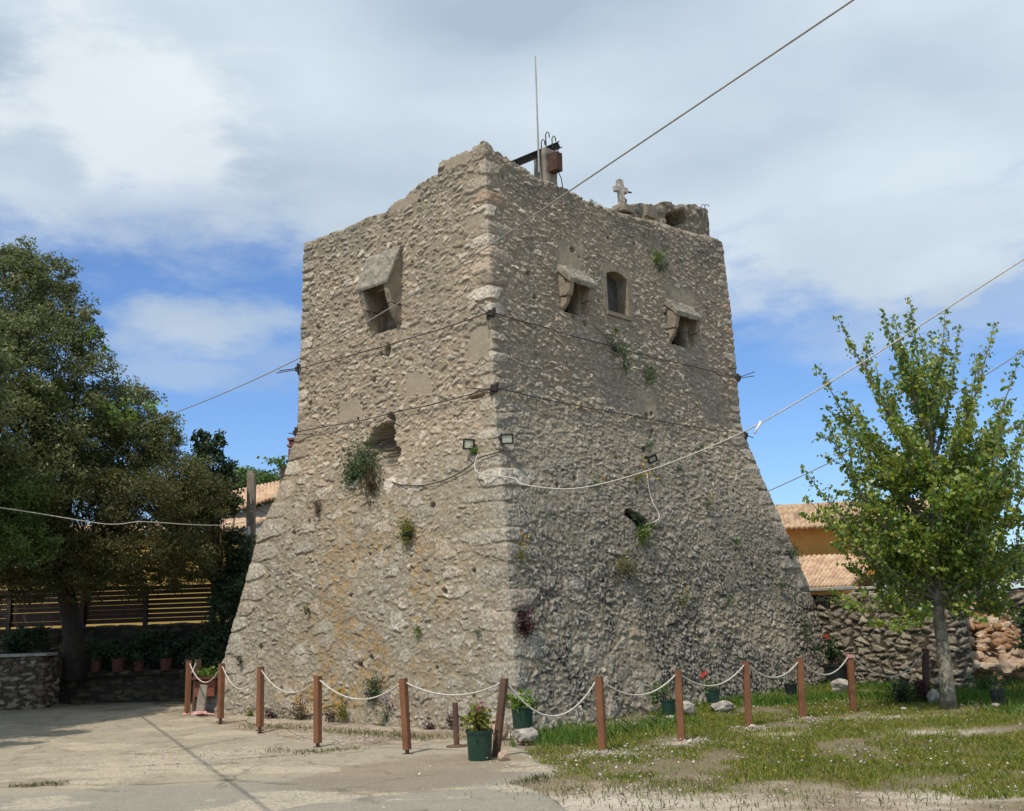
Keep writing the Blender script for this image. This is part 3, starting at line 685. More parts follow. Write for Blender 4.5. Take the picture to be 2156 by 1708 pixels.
# ruined stair turret on the roof
def rough_block(A, B, back, z0, prof, hole, res=0.03, seed=3):
    A, B = np.asarray(A), np.asarray(B); L = np.linalg.norm(B[:2] - A[:2]); t = (B[:2] - A[:2]) / L; back = np.asarray(back)
    n2 = -back[:2] / np.linalg.norm(back[:2])
    nc = int(L / res); nr_ = 60
    def job(r):
        k = 500; x = r.uniform(0, L, k); z = r.uniform(0, 3, k); a = 0.05 * (4 ** r.uniform(0, 1, k)); o = np.argsort(-a)
        return [(x[i], z[i], a[i], a[i] * r.uniform(.45, .8), 0.05, r.normal(0, .2)) for i in o]
    hf, ms, tn = stones(L + 0.1, 3.2, 0.02, [job], seed)
    s = np.linspace(0, L, nc); top = np.interp(s / L, *zip(*prof)); top = top + 0.10 * (fbm(s * 4, s * 0, 3, 4) - 0.5)
    T = np.linspace(0, 1, nr_)[:, None]; Z = z0 + T * (top[None] - z0); Xs = np.broadcast_to(s[None], Z.shape)
    h_ = samp(hf, Xs, Z - z0, 0.02) + 0.06 * (fbm(Xs * 3, Z * 3, 5, 4) - .5)
    if hole:
        hx, hz, ha, hb, an, dep = hole
        dx, dz = Xs - hx, Z - hz; c, s_ = math.cos(an), math.sin(an)
        d = np.sqrt(((dx * c + dz * s_) / ha) ** 2 + ((-dx * s_ + dz * c) / hb) ** 2) + 0.9 * (fbm(Xs * 5, Z * 5, 2, 3) - .5)
        f = sst(-d, -1.1, -0.8); h_ = h_ * (1 - f) - dep * f
    bow = 0.07 * (np.abs(2 * s / L - 1) ** 3)
    P = np.zeros((nr_, nc, 3)); P[..., :2] = A[None, None, :2] + t * Xs[..., None] + n2 * (h_ - bow[None])[..., None]; P[..., 2] = Z
    a = np.stack([samp(ms, Xs, Z - z0, .02), samp(tn, Xs, Z - z0, .02), np.full(Z.shape, 0.75)], -1)
    bl = np.stack([Z * 0 + .1, Z * 0 + 0.5, Z * 0], -1)
    V = [P.reshape(-1, 3)]; Fs = [gridf(nr_, nc)]; AA = [a.reshape(-1, 3)]; BB = [bl.reshape(-1, 3)]
    # roll back over the top and sides
    ring = np.concatenate([P[:, 0], P[-1], P[::-1, -1]])
    rows = [ring]
    for k in range(1, 7):
        q = ring + np.array([*back[:2], 0])[None] * k / 6; q[:, 2] += -0.03 * k * (ring[:, 2] > z0 + 0.6) + 0.06 * (fbm(np.arange(len(ring)) * .2, np.full(len(ring), k * 1.7), 4, 3) - .5); rows.append(q)
    Rr = np.stack(rows); V.append(Rr.reshape(-1, 3)); Fs.append(gridf(7, len(ring)) + len(V[0]))
    nn = Rr.shape[0] * Rr.shape[1]; q = rng.uniform(0, 1, (nn, 1))
    AA.append(np.concatenate([q * .8, q, q * 0 + .8], 1)); BB.append(np.concatenate([q * 0, q * 0 + .4, q * 0], 1))
    return np.concatenate(V), np.concatenate(Fs), np.concatenate(AA), np.concatenate(BB)
def turret():
    A = at(1288, 470, 19.2); B = A[:2] + dr * 3.62
    L = 3.62; zt = lambda u, v, f: (at(u, v, (A[1] + dr[1] * L * f))[2])
    prof = [(0.0, zt(1288, 446, 0)), (0.06, zt(1297, 436, .06)), (0.2, zt(1330, 431, .2)), (0.5, zt(1392, 428, .5)), (0.72, zt(1440, 433, .72)), (0.85, zt(1462, 431, .85)), (0.97, zt(1488, 440, .97)), (1.0, zt(1493, 450, 1))]
    hz = zt(1412, 464, .6)
    v, f, a, b = rough_block(A[:2], B, D3(-dl) * -1.7, 7.9, prof, (L * 0.6, hz, 0.42, 0.17, 0.42, 0.7))
    t_ = mk('turret', v, f, M['tower'], tower, smooth=True, attrs={'A': a, 'B': b})
    sl_ = at(1368, 447, A[1] + dr[1] * .8 - 0.12)
    v, f = rough(*cbox(sl_, D3(dr) * 0.32, V3(0, 0, 0.24), D3(dl) * 0.10), 0.012, seed=3); mk('stone_slab', v, f, M['ashlar'], t_)
    st = at(1312, 436, A[1] + 0.4); v, f = rough(*cbox(st - V3(0, 0, .06), D3(dr) * 0.34, V3(0, 0, 0.16), D3(dl) * 0.3), 0.03, seed=6); mk('cross_plinth', v, f, M['ashlar'], t_)
    hk = []
    for u in (1476, 1484):
        p = at(u, 436, A[1] + dr[1] * 3.1); hk.append(tube([p - V3(0, 0, .25), p, p + V3(.03, 0, .05), p + V3(.07, 0, .05), p + V3(.09, 0, 0)], 0.008, 5))
    for q in hk: mk('iron_hook', *q, M['rust_dark'], t_)
    return st
CROSS_AT = turret()

def cross():
    p = CROSS_AT + V3(0, 0, 0.03); ax = nrm(V3(0.82, 0.57, 0)); th = nrm(V3(0.57, -0.82, 0)); up = V3(-0.03, 0, 1)
    b = at(1309, 432, p[1]); b = V3(b[0], b[1], min(b[2], p[2] + 0.02)); hgt = at(1306, 379, p[1])[2] - b[2]
    r = empty('stone_cross', b, label='weathered white stone cross standing on the roof turret', cat='cross')
    v, f = rough(*join(cbox(b + up * hgt / 2, ax * 0.115, th * 0.11, up * hgt), cbox(b + up * hgt * 0.6 + ax * 0.107, ax * 0.10, th * 0.105, up * 0.115), cbox(b + up * hgt * 0.6 - ax * 0.107, ax * 0.10, th * 0.105, up * 0.115)), 0.010, seed=4)
    mk('cross_body', v, f, M['rock'], r)
    q = b + up * hgt * 0.6 + ax * 0.15 + th * 0.02
    for q_ in (tube([q, q + ax * 0.06 + V3(0, 0, -.02), q + ax * .11 + V3(0, 0, -.01)], 0.018, 6), tube([b + up * .18 + ax * .05, b + up * .12 + ax * .13, b + up * .04 + ax * .10], 0.018, 5)): mk('lamp_bracket', *q_, M['black_metal'], r)
cross()

# broken concrete pillar with an iron beam, a rusty box and hooks
def pillar():
    y = 17.9; b = at(1150, 400, y); t = at(1150, 320, y); wv = D3(dr); dv = D3(dl)
    z0 = 7.9
    r = empty('concrete_pillar', (b[0], b[1], z0), label='broken concrete pillar rising behind the tower parapet with rusty iron beam', cat='pillar')
    hh = t[2] - z0
    v, f = rough(*cbox(V3(b[0], b[1], z0 + hh / 2), wv * 0.32, dv * 0.30, V3(0, 0, hh)), 0.02, seed=2); mk('shaft', v, f, M['concrete_post'], r)
    a1, a2 = at(1072, 350, y - 0.5), at(1177, 306, y + 0.15); d = nrm(a2 - a1); up = nrm(np.cross(np.cross(d, (0, 0, 1)), d)); sd = np.cross(d, up); ln = np.linalg.norm(a2 - a1)
    mid = (a1 + a2) / 2
    v, f = join(cbox(mid + up * 0.055, d * ln, sd * 0.11, up * 0.015), cbox(mid - up * 0.055, d * ln, sd * 0.11, up * 0.015), cbox(mid, d * ln, sd * 0.02, up * 0.097))
    bm = mk('iron_beam', v, f, M['rust_dark'], r)
    hk = []
    for u, k in ((1150, 1), (1163, .7), (1140, .45)):
        p = at(u, 312, y); h2 = 0.26 * k; hk.append(tube([p, p + V3(0, 0, h2), p + V3(.03, 0, h2 + .05), p + V3(.06, 0, h2 + .02), p + V3(.065, 0, h2 - .06)], 0.011, 5))
    p = at(1174, 312, y); hk.append(tube([p, p - V3(-.01, 0, .12)], 0.012, 5))
    for q in hk: mk('hook', *q, M['rust_dark'], bm)
    c = at(1169, 343, y - 0.18)
    v, f = rough(*cbox(c, wv * 0.17, dv * 0.2, V3(0, 0, 0.34)), 0.006, seed=8); mk('rusty_box', v, f, M['rust'], r)
    q = at(1175, 362, y - .1); mk('wire', *tube([q, q + V3(.05, 0, -.12), q + V3(.07, 0, -.3)], 0.009, 5), M['cable_dark'], r)
    p0, p1 = at(1134, 330, y - 0.22), at(1127, 118, y - 0.22)
    mk('antenna_pole', *tube([p0 - V3(0, 0, .3), p0, (p0 + p1) / 2, p1], [0.019, 0.018, 0.014, 0.011], 8), M['steel_pole'], None, loc=p0, label='tall thin grey antenna rod tied beside the roof pillar', cat='antenna')
pillar()

# ------------------------------------------------------------------ tie cables round the tower
def bracket(parent, p, n):
    up = V3(0, 0, 1); t = np.cross(up, n)
    v, f = join(cbox(p + n * 0.03, t * 0.12, up * 0.12, n * 0.03), cbox(p + n * 0.06, t * 0.07, up * 0.08, n * 0.04), cbox(p + n * 0.02 + t * .05 + up * .06, t * 0.05, up * 0.07, n * 0.05), cbox(p + n * 0.02 - t * .05 - up * .06, t * 0.05, up * 0.07, n * 0.05))
    mk('corner_bracket', v, f, M['rust_dark'], parent)
def tie(vl, vn, vr, lab, tails):
    zL = onwall('L', 632, vl)[1]; zN = onwall('L', 1036, vn)[1]; zR = onwall('R', 1554, vr)[1]; z = (zL + zN + zR) / 3
    cN, cL, cR = (corner(k, np.array([z]))[0] for k in (0, 1, 3)); cB = corner(2, np.array([z]))[0]
    r = empty('tie_cable', V3(*cN, z), label=lab, cat='tie cable', group='steel tie cables round the tower')
    o = 0.075
    mid = lambda a, b, n, k: [V3(*(a + (b - a) * q - n * (o - k * 4 * q * (1 - q))), z + random.uniform(-.012, .012) - 0.05 * 4 * q * (1 - q)) for q in np.linspace(0.008, 0.992, 14)]
    pts = mid(cL, cN, dr, 0.01) + mid(cN, cR, dl, 0.01)
    ptsb = mid(cR, cB, -dr, 0) + mid(cB, cL, -dl, 0)
    mk('cable', *join(tube(pts, 0.009, 6), tube(ptsb, 0.009, 6)), M['cable_dark'], r)
    for c, n in ((cN, -dr - dl), (cL, -dr + dl), (cR, dr - dl), (cB, dr + dl)): bracket(r, V3(*c, z), nrm(D3(n)))
    tl = [tube([V3(*c, z) + D3(nrm(dv)) * 0.08, V3(*c, z) + D3(nrm(dv)) * (0.08 + ln * .6) + V3(0, 0, dz * .6), V3(*c, z) + D3(nrm(dv)) * (0.08 + ln) + V3(0, 0, dz)], 0.009, 5)
          for (c, dv, ln, dz) in [({'N': cN, 'L': cL, 'R': cR}[k], {'a': dl * 1.0 - dr * .15, 'b': -dr, 'c': dr - dl * .15, 'd': -dl}[q], ln, dz) for k, q, ln, dz in tails]]
    for q in tl: mk('cable_tail', *q, M['cable_dark'], r)
tie(771, 674, 792, 'upper dark steel cable tied round the tower through rusty corner brackets', [('L', 'a', .55, .02), ('L', 'b', .38, -.10), ('R', 'c', .5, .10), ('R', 'd', .35, .05), ('N', 'b', .2, .06)])
tie(906, 833, 909, 'lower dark steel cable tied round the tower just above the floodlights', [('L', 'a', .15, .02), ('R', 'c', .22, -.03), ('N', 'a', .48, .10), ('N', 'c', .4, .14)])

# ------------------------------------------------------------------ floodlights
def floodlight(side, u, v, w, h, n, roll, lab):
    p = wp(side, u, v, 0.12); n = nrm(np.asarray(n, float)); t = nrm(np.cross((0, 0, 1), n)); up = np.cross(n, t)
    c, s = math.cos(roll), math.sin(roll); t, up = t * c + up * s, up * c - t * s
    r = empty('floodlight', p, label=lab, cat='floodlight', group='small LED floodlights on the tower')
    b = 0.022
    v_, f_ = join(cbox(p, t * w, up * h, n * 0.02), *[cbox(p + n * 0.018 + t * x * (w / 2 - b / 2), t * b, up * h, n * 0.018) for x in (-1, 1)], *[cbox(p + n * 0.018 + up * x * (h / 2 - b / 2), t * (w - 2 * b - .002), up * b, n * 0.018) for x in (-1, 1)], cbox(p - n * 0.02, t * w * .7, up * h * .6, n * 0.025))
    mk('housing', v_, f_, M['black_metal'], r)
    mk('lens', *cbox(p + n * 0.0125, t * (w - 2 * b - .004), up * (h - 2 * b - .004), n * 0.004), M['lens'], r)
    nb = NLf if side == 'L' else NRf
    for q_ in ([tube([p + t * x * (w / 2 + .008), p + t * x * (w / 2 + .008) - n * 0.05, p - nb * 0.09 - n * .02 + t * x * w * .2], 0.008, 5) for x in (-1, 1)]): mk('bracket', *q_, M['black_metal'], r)
floodlight('R', 1055, 927, 0.20, 0.155, (0.1, -1, -0.15), 0.02, 'black floodlight facing forward on the right of the tower corner')
floodlight('L', 999, 937, 0.185, 0.165, (-0.35, -1, -0.2), -0.15, 'tilted black floodlight left of the tower corner with green weed below')
floodlight('R', 1362, 968, 0.165, 0.13, (0.25, -1, -0.5), 0.42, 'small black floodlight tilted downward alone on the right tower face')

# ------------------------------------------------------------------ loose cables
def wire(name, pts, r, mat, lab, cat, n=6, smooth_n=0):
    pts = np.array(pts, float)
    if smooth_n:
        k = len(pts); t = np.linspace(0, k - 1, smooth_n); out = []
        for q in t:
            i = int(min(q, k - 2)); f = q - i; p0, p1, p2, p3 = pts[max(i - 1, 0)], pts[i], pts[i + 1], pts[min(i + 2, k - 1)]
            out.append(0.5 * ((2 * p1) + (p2 - p0) * f + (2 * p0 - 5 * p1 + 4 * p2 - p3) * f * f + (3 * p1 - p0 - 3 * p2 + p3) * f ** 3))
        pts = np.array(out)
    return mk(name, *tube(pts, r, n), mat, None, loc=pts[0], smooth=True, label=lab, cat=cat)
_oc = [at(u, v, 1 / (1 / 22 + (1 / 7 - 1 / 22) * (u - 262) / 1538)) for u, v in ((200, 921), (262, 906), (370, 869), (500, 816), (635, 752), (800, 662), (1035, 514), (1200, 402), (1430, 247), (1610, 126), (1800, -2), (1990, -132), (2200, -275))]
wire('overhead_cable', _oc, 0.0075, M['cable_grey'], 'long straight grey cable crossing high in front of the tower from upper right', 'cable', 6, 60)
_c2 = [wp('L', 1016, 958, .10), wp('L', 1012, 984, .13), wp('L', 1030, 1000, .17), wp('R', 1060, 1010, .20)]
_c2e = at(2330, 432, 12.6); _c2s = _c2[-1]
def c2line():
    px = [(1100, 1020), (1180, 1030), (1250, 1023), (1350, 996), (1450, 960), (1575, 905), (1700, 834), (1850, 742), (1985, 655), (2156, 546), (2330, 432)]
    y0, y1 = _c2s[1] - 0.15, 12.6; n = len(px)
    return _c2 + [at(u, v, y0 + (y1 - y0) * ((u - 1060) / (2330 - 1060))) for u, v in px]
_p = c2line(); wire('white_rope_cable', _p, 0.0095, M['rope'], 'thick whitish rope cable sagging from tower corner to the upper right', 'cable', 7, 70)
wire('cable_tie', [at(1600, 889, 13.9), at(1601, 892, 13.88), at(1594, 903, 13.88), at(1588, 914, 13.88)], [0.022, 0.02, 0.016, 0.012], M['white_plastic'], 'short white tie hanging off the whitish rope cable', 'cable tie')
wire('hanging_cord', [wp('R', 1360, 999, .03), wp('R', 1364, 1030, .02), wp('R', 1372, 1062, .04), wp('R', 1383, 1085, .05), wp('R', 1378, 1097, .05), wp('R', 1362, 1106, -.05)], 0.012, M['rope'], 'short white cord hanging down into a hole in the right face', 'cord', 6, 24)
wire('wall_cable', [wp('L', 818, 1012, .0), wp('L', 850, 1022, .05), wp('L', 900, 1022, .05), wp('L', 950, 1008, .05), wp('L', 990, 985, .05), wp('L', 1015, 965, .06), wp('R', 1048, 952, .06), wp('R', 1055, 938, .06)], 0.010, M['cable_dark'], 'thin dark cable looping across left face up to the corner floodlights', 'cable', 6, 40)
wire('thin_wire', sag(at(1600, 1042, 26), at(2300, 640, 22), 0.25, 30), 0.012, M['cable_grey'], 'thin dark wire rising behind the poplar towards the right edge', 'wire')
_shA, _shB = gp(270, 1490), gp(620, 1752)
_ct = math.cos(SUN_EL) / math.sin(SUN_EL) * np.array([SUN_AX, SUN_AY, 0]); _z5 = 5.4
wire('bundled_cable', [_shA + _ct * _z5 + V3(0, 0, _z5) + (_shA - _shB) * 0.25, _shA + _ct * _z5 + V3(0, 0, _z5), _shB + _ct * _z5 + V3(0, 0, _z5), _shB + _ct * _z5 + V3(0, 0, _z5) + (_shB - _shA) * 0.6], 0.017, M['cable_dark'], 'thick bundled overhead cable whose shadow crosses the concrete yard', 'cable')

# ------------------------------------------------------------------ ground
def inpoly(x, y, poly):
    c = np.zeros(np.shape(x), bool); n = len(poly)
    for i in range(n):
        (x1, y1), (x2, y2) = poly[i], poly[(i + 1) % n]
        c ^= ((y1 > y) != (y2 > y)) & (x < (x2 - x1) * (y - y1) / (y2 - y1 + 1e-12) + x1)
    return c
def dseg(x, y, poly, close=True):
    d = np.full(np.shape(x), 1e9); n = len(poly)
    for i in range(n if close else n - 1):
        (x1, y1), (x2, y2) = poly[i], poly[(i + 1) % n]; dx, dy = x2 - x1, y2 - y1
        t = np.clip(((x - x1) * dx + (y - y1) * dy) / (dx * dx + dy * dy + 1e-12), 0, 1); d = np.minimum(d, np.hypot(x - x1 - t * dx, y - y1 - t * dy))
    return d
G2 = lambda u, v: tuple(gp(u, v)[:2])
GRASS = [G2(1078, 1592), G2(1092, 1572), tuple(TN + dr * .45 + dl * .2), tuple(TN + dr * .9 + dl * 1.2), tuple(TN + dr * 8.5 + dl * 1.2), (5.6, 24.0), (16, 26), (16, 8.8), G2(2156, 1692), G2(1900, 1672), G2(1720, 1666), G2(1560, 1652), G2(1400, 1650), G2(1300, 1655), G2(1180, 1640), G2(1140, 1610)]
CONC = [(-16, 24), (-6.5, 24), (-5.9, 19.5), G2(470, 1535), G2(600, 1555), G2(730, 1575), G2(860, 1572), G2(960, 1560), G2(1085, 1578), G2(1130, 1602), G2(1170, 1630), G2(1085, 1650), G2(1180, 1700), (0.7, 6.5), (0.9, 2), (-16, 2)]
def ground():
    c = lambda lo, hi, a, b, st: np.concatenate([-np.geomspace(1, 420, 14)[::-1] + lo, np.arange(lo, hi, st), np.geomspace(1, 420, 14) + hi])
    gx = c(-14, 13, 0, 0, 0.06); gy = np.concatenate([-np.geomspace(1, 60, 8)[::-1] + 3, np.arange(3, 25, 0.07), np.geomspace(1, 600, 16) + 25])
    X, Y = np.meshgrid(gx, gy); near = sst(-np.hypot(X, Y - 14), -40, -22)
    z = (0.035 * (fbm(X * .8, Y * .8, 3, 4) - .5) + 0.02 * (fbm(X * 5, Y * 5, 13, 3) - .5)) * near - 0.012
    # soil attributes: grass tint, pale gravel
    ins = inpoly(X, Y, GRASS); dg = dseg(X, Y, GRASS); sd = np.where(ins, dg, -dg) + 1.7 * (fbm(X * 1.3, Y * 1.3, 5, 5) - 0.5)
    gr = sst(sd, -.4, .5)
    n1 = fbm(X * 1.1, Y * 0.9, 23, 4)
    bare = sst(n1, 0.52, 0.66)
    pal = np.zeros_like(X)
    for u, v, a, b in ((1269, 1585, .42, .35), (1445, 1562, .3, .25), (1590, 1535, .3, .25), (1700, 1516, .25, .2), (1060, 1545, .3, .2), (1640, 1545, .5, .3), (1850, 1510, .9, .3), (1950, 1540, .7, .3), (2050, 1672, .6, .3), (1300, 1690, 1.2, .5)):
        p = gp(u, v); pal = np.maximum(pal, np.exp(-((X - p[0]) / a) ** 2 - ((Y - p[1]) / b) ** 2) * 1.1)
    A = np.stack([gr, bare, np.clip(pal, 0, 1)], -1).reshape(-1, 3)
    m, nt, bs = newmat('ground_soil'); lk = nt.links.new
    Ac = nd(nt, 'ShaderNodeVertexColor', layer_name='A'); s = nd(nt, 'ShaderNodeSeparateColor'); lk(Ac.outputs[0], s.inputs[0])
    nf = tnoise(nt, 38, 6, 0.7); nm = tnoise(nt, 5, 5, .6); nl = tnoise(nt, .9, 4)
    grav = mix(nt, step(nt, nm, .35, .65), (0.31, 0.25, 0.185), (0.52, 0.44, 0.335)); grav = mix(nt, mth(nt, 'MULTIPLY', step(nt, nl, .45, .58), .7), grav, (0.255, 0.19, 0.135))
    grav = mix(nt, 1.0, grav, ramp(nt, nf, [(.3, (.55, .53, .5)), (.5, (1, 1, 1)), (.7, (1.35, 1.33, 1.3))]), 'MULTIPLY')
    soil = mix(nt, nm, (0.135, 0.088, 0.052), (0.25, 0.18, 0.115))
    soil = mix(nt, step(nt, nl, .45, .6), soil, (0.15, 0.13, 0.055))
    soil = mix(nt, mth(nt, 'MULTIPLY', step(nt, nm, .42, .58), .55), soil, (0.12, 0.13, 0.03)); c_ = mix(nt, s.outputs[0], grav, soil)
    c_ = mix(nt, mth(nt, 'MULTIPLY', s.outputs[1], mth(nt, 'MULTIPLY', s.outputs[0], .5)), c_, (0.27, 0.22, 0.16))
    c_ = mix(nt, mth(nt, 'MULTIPLY', s.outputs[2], step(nt, mth(nt, 'ADD', nf, mth(nt, 'MULTIPLY', nm, .4)), .5, .75)), c_, (0.60, 0.53, 0.42))
    lk(c_, bs.inputs['Base Color']); bs.inputs['Roughness'].default_value = 1; bs.inputs['Specular IOR Level'].default_value = 0.1
    bump(nt, bs, mth(nt, 'ADD', nf, nm), .9, .03)
    mk('ground', np.stack([X, Y, z], -1), gridf(len(gy), len(gx)), m, smooth=True, attrs={'A': A}, label='pale stony ground', kind='structure')
    return
ground()
def concrete():
    gx = np.arange(-16, 1.6, 0.045); gy = np.arange(2, 24.1, 0.05); X, Y = np.meshgrid(gx, gy)
    ins = inpoly(X, Y, CONC); d = dseg(X, Y, CONC); sd = np.where(ins, d, -d) + 0.22 * (fbm(X * 2.5, Y * 2.5, 3, 4) - .5)
    ero = sst(fbm(X * .9, Y * 1.5, 8, 5), .54, .64)
    for u, v, a, b, k in ((350, 1600, 1.7, .7, 1), (480, 1590, 1.2, .5, 1), (770, 1560, 1.2, .3, .9), (620, 1548, .8, .3, .9), (1000, 1665, .5, .12, 1), (870, 1690, 1.0, .1, .8), (960, 1605, .4, .1, .6), (250, 1560, 1.2, .4, .5)):
        p = gp(u, v); ero = np.maximum(ero, k * np.exp(-((X - p[0]) / a) ** 2 - ((Y - p[1]) / b) ** 2))
    new = np.zeros_like(X)
    for poly in ([G2(560, 1665), G2(700, 1625), G2(900, 1590), G2(1120, 1600), G2(1160, 1630), G2(1060, 1655), G2(800, 1690)], [G2(850, 1640), G2(980, 1600), G2(1090, 1612), G2(1000, 1640)]):
        q = np.where(inpoly(X, Y, poly), 1, -1) * dseg(X, Y, poly) + .5 * (fbm(X * 2, Y * 2, 7, 4) - .5); new = np.maximum(new, sst(q, -.1, .25))
    cr = np.minimum(dseg(X, Y, [G2(-200, 1672), G2(60, 1662), G2(150, 1656), G2(330, 1658), G2(480, 1648), G2(640, 1660)], False), dseg(X, Y, [G2(500, 1612), G2(360, 1614), G2(260, 1620)], False))
    cr = np.minimum(cr, dseg(X, Y, [G2(640, 1592), G2(560, 1598), G2(480, 1604)], False)); cr = cr + .10 * (fbm(X * 6, Y * 6, 3, 3) - .5)
    crk = sst(-cr, -.05, -.005)
    front = sst(-(Y - (11.3 + 0.10 * X + 0.6 * (fbm(X * 1.5, Y * 1.5, 19, 3) - .5))), -.2, .2)
    z = 0.022 * sst(sd, -.02, .06) - 0.02 * (1 - sst(sd, -.08, 0)) + 0.012 * (fbm(X * .7, Y * .7, 4, 3) - .5) * sst(sd, 0, .4) - ero * .008 * sst(sd, 0, .2) - .012 * crk + 0.006 * (fbm(X * 9, Y * 9, 6, 3) - .5) * (1 + ero) + 0.008
    keep = (sd > -0.10); idx = gridf(len(gy), len(gx)); kf = keep.ravel()[idx].all(1); idx = idx[kf]
    used = np.unique(idx); remap = np.full(X.size, -1); remap[used] = np.arange(len(used))
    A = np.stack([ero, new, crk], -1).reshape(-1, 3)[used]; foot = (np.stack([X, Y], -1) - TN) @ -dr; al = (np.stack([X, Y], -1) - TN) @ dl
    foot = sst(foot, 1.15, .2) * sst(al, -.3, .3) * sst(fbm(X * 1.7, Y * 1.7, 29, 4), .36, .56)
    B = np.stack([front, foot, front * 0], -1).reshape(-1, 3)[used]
    m, nt, bs = newmat('old_concrete_paving'); lk = nt.links.new
    Ac = nd(nt, 'ShaderNodeVertexColor', layer_name='A'); s = nd(nt, 'ShaderNodeSeparateColor'); lk(Ac.outputs[0], s.inputs[0])
    Bc = nd(nt, 'ShaderNodeVertexColor', layer_name='B'); s2 = nd(nt, 'ShaderNodeSeparateColor'); lk(Bc.outputs[0], s2.inputs[0])
    nf = tnoise(nt, 55, 5, .7); nm = tnoise(nt, 4, 6, .65); nl = tnoise(nt, .7, 4)
    c_ = mix(nt, nm, (0.30, 0.255, 0.185), (0.41, 0.355, 0.265)); c_ = mix(nt, step(nt, nl, .42, .62), c_, (0.35, 0.305, 0.23)); c_ = mix(nt, mth(nt, 'MULTIPLY', step(nt, tnoise(nt, 2.2, 7, .72), .50, .62), .6), c_, (0.215, 0.18, 0.13))
    c_ = mix(nt, mth(nt, 'MULTIPLY', step(nt, tnoise(nt, 13, 6, .75), .56, .66), .55), c_, (0.52, 0.46, 0.36))
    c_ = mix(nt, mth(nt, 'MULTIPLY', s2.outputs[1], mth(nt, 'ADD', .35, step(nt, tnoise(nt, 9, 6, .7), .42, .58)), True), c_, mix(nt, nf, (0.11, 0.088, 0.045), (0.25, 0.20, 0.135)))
    c_ = mix(nt, s2.outputs[0], c_, mix(nt, nm, (0.255, 0.23, 0.185), (0.34, 0.31, 0.25)))
    c_ = mix(nt, mth(nt, 'MULTIPLY', s.outputs[1], .55), c_, mix(nt, nm, (0.20, 0.155, 0.105), (0.27, 0.205, 0.14)))
    er = step(nt, mth(nt, 'ADD', mth(nt, 'MULTIPLY', s.outputs[0], .55), mth(nt, 'ADD', mth(nt, 'MULTIPLY', tnoise(nt, 22, 6, .75), .9), mth(nt, 'MULTIPLY', nm, .6))), 1.0, 1.36); c_ = mix(nt, mth(nt, 'MULTIPLY', er, mth(nt, 'ADD', .25, mth(nt, 'MULTIPLY', step(nt, tnoise(nt, 30, 5, .7), .44, .56), .75))), c_, (0.50, 0.425, 0.31))
    sp = mth(nt, 'MULTIPLY', step(nt, nf, .62, .74), .5); c_ = mix(nt, sp, c_, (0.50, 0.45, 0.37))
    c_ = mix(nt, mth(nt, 'MULTIPLY', s.outputs[2], .75), c_, (0.11, 0.10, 0.065))
    c_ = mix(nt, 1.0, c_, ramp(nt, nf, [(.3, (.66, .65, .63)), (.5, (1, 1, 1)), (.7, (1.28, 1.27, 1.25))]), 'MULTIPLY')
    gpos = nd(nt, 'ShaderNodeNewGeometry').outputs['Position']
    wv = nd(nt, 'ShaderNodeTexNoise'); lk(gpos, wv.inputs[0]); wv.inputs['Scale'].default_value = 1.6; wv.inputs['Detail'].default_value = 6; wv.inputs['Roughness'].default_value = .7
    wp_ = nd(nt, 'ShaderNodeVectorMath', operation='MULTIPLY_ADD'); lk(wv.outputs['Color'], wp_.inputs[0]); wp_.inputs[1].default_value = (.9, .9, 0); lk(gpos, wp_.inputs[2])
    vo = nd(nt, 'ShaderNodeTexVoronoi', feature='DISTANCE_TO_EDGE'); lk(wp_.outputs[0], vo.inputs['Vector']); vo.inputs['Scale'].default_value = .42
    ck = mth(nt, 'MULTIPLY', mth(nt, 'SUBTRACT', 1.0, step(nt, vo.outputs[0], .004, .013)), step(nt, tnoise(nt, .8, 3), .42, .56))
    c_ = mix(nt, mth(nt, 'MULTIPLY', ck, .45), c_, (0.10, 0.085, 0.06))
    lk(c_, bs.inputs['Base Color']); bs.inputs['Roughness'].default_value = .95; bs.inputs['Specular IOR Level'].default_value = 0.15
    bump(nt, bs, mth(nt, 'ADD', nf, nm), .7, .02)
    P = np.stack([X, Y, z], -1).reshape(-1, 3)[used]
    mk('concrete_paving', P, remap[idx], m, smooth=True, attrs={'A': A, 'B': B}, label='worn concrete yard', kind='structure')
concrete()

# ------------------------------------------------------------------ foliage helpers
def leafgeo(c, size, aspect=0.5, r=rng, up=0.0, jit=0.35, fold=0.18):
    n = len(c); a = r.normal(size=(n, 3)); a[:, 2] += up; a /= np.linalg.norm(a, axis=1)[:, None]
    b = np.cross(a, r.normal(size=(n, 3))); b /= np.linalg.norm(b, axis=1)[:, None] + 1e-9; nn = np.cross(a, b)
    L = (size * (1 + jit * r.uniform(-1, 1, n)))[:, None]; Wd = L * aspect
    v = np.stack([c - a * L / 2, c + b * Wd / 2 + nn * L * fold, c + a * L / 2, c - b * Wd / 2 + nn * L * fold], 1)
    return v.reshape(-1, 3), np.arange(4 * n).reshape(n, 4)
def stalked(v, f, root, tips):
    """leaves plus the thin stalks that carry them, as one mesh"""
    vs, fs, k = [v], [f], len(v)
    for q in tips:
        a, b = tube([root, (root + q) / 2 + V3(0, 0, .01), q], [.004, .003, .002], 4, False); vs.append(a); fs.append(np.array(b) + k); k += len(a)
    return np.concatenate(vs), np.concatenate(fs)
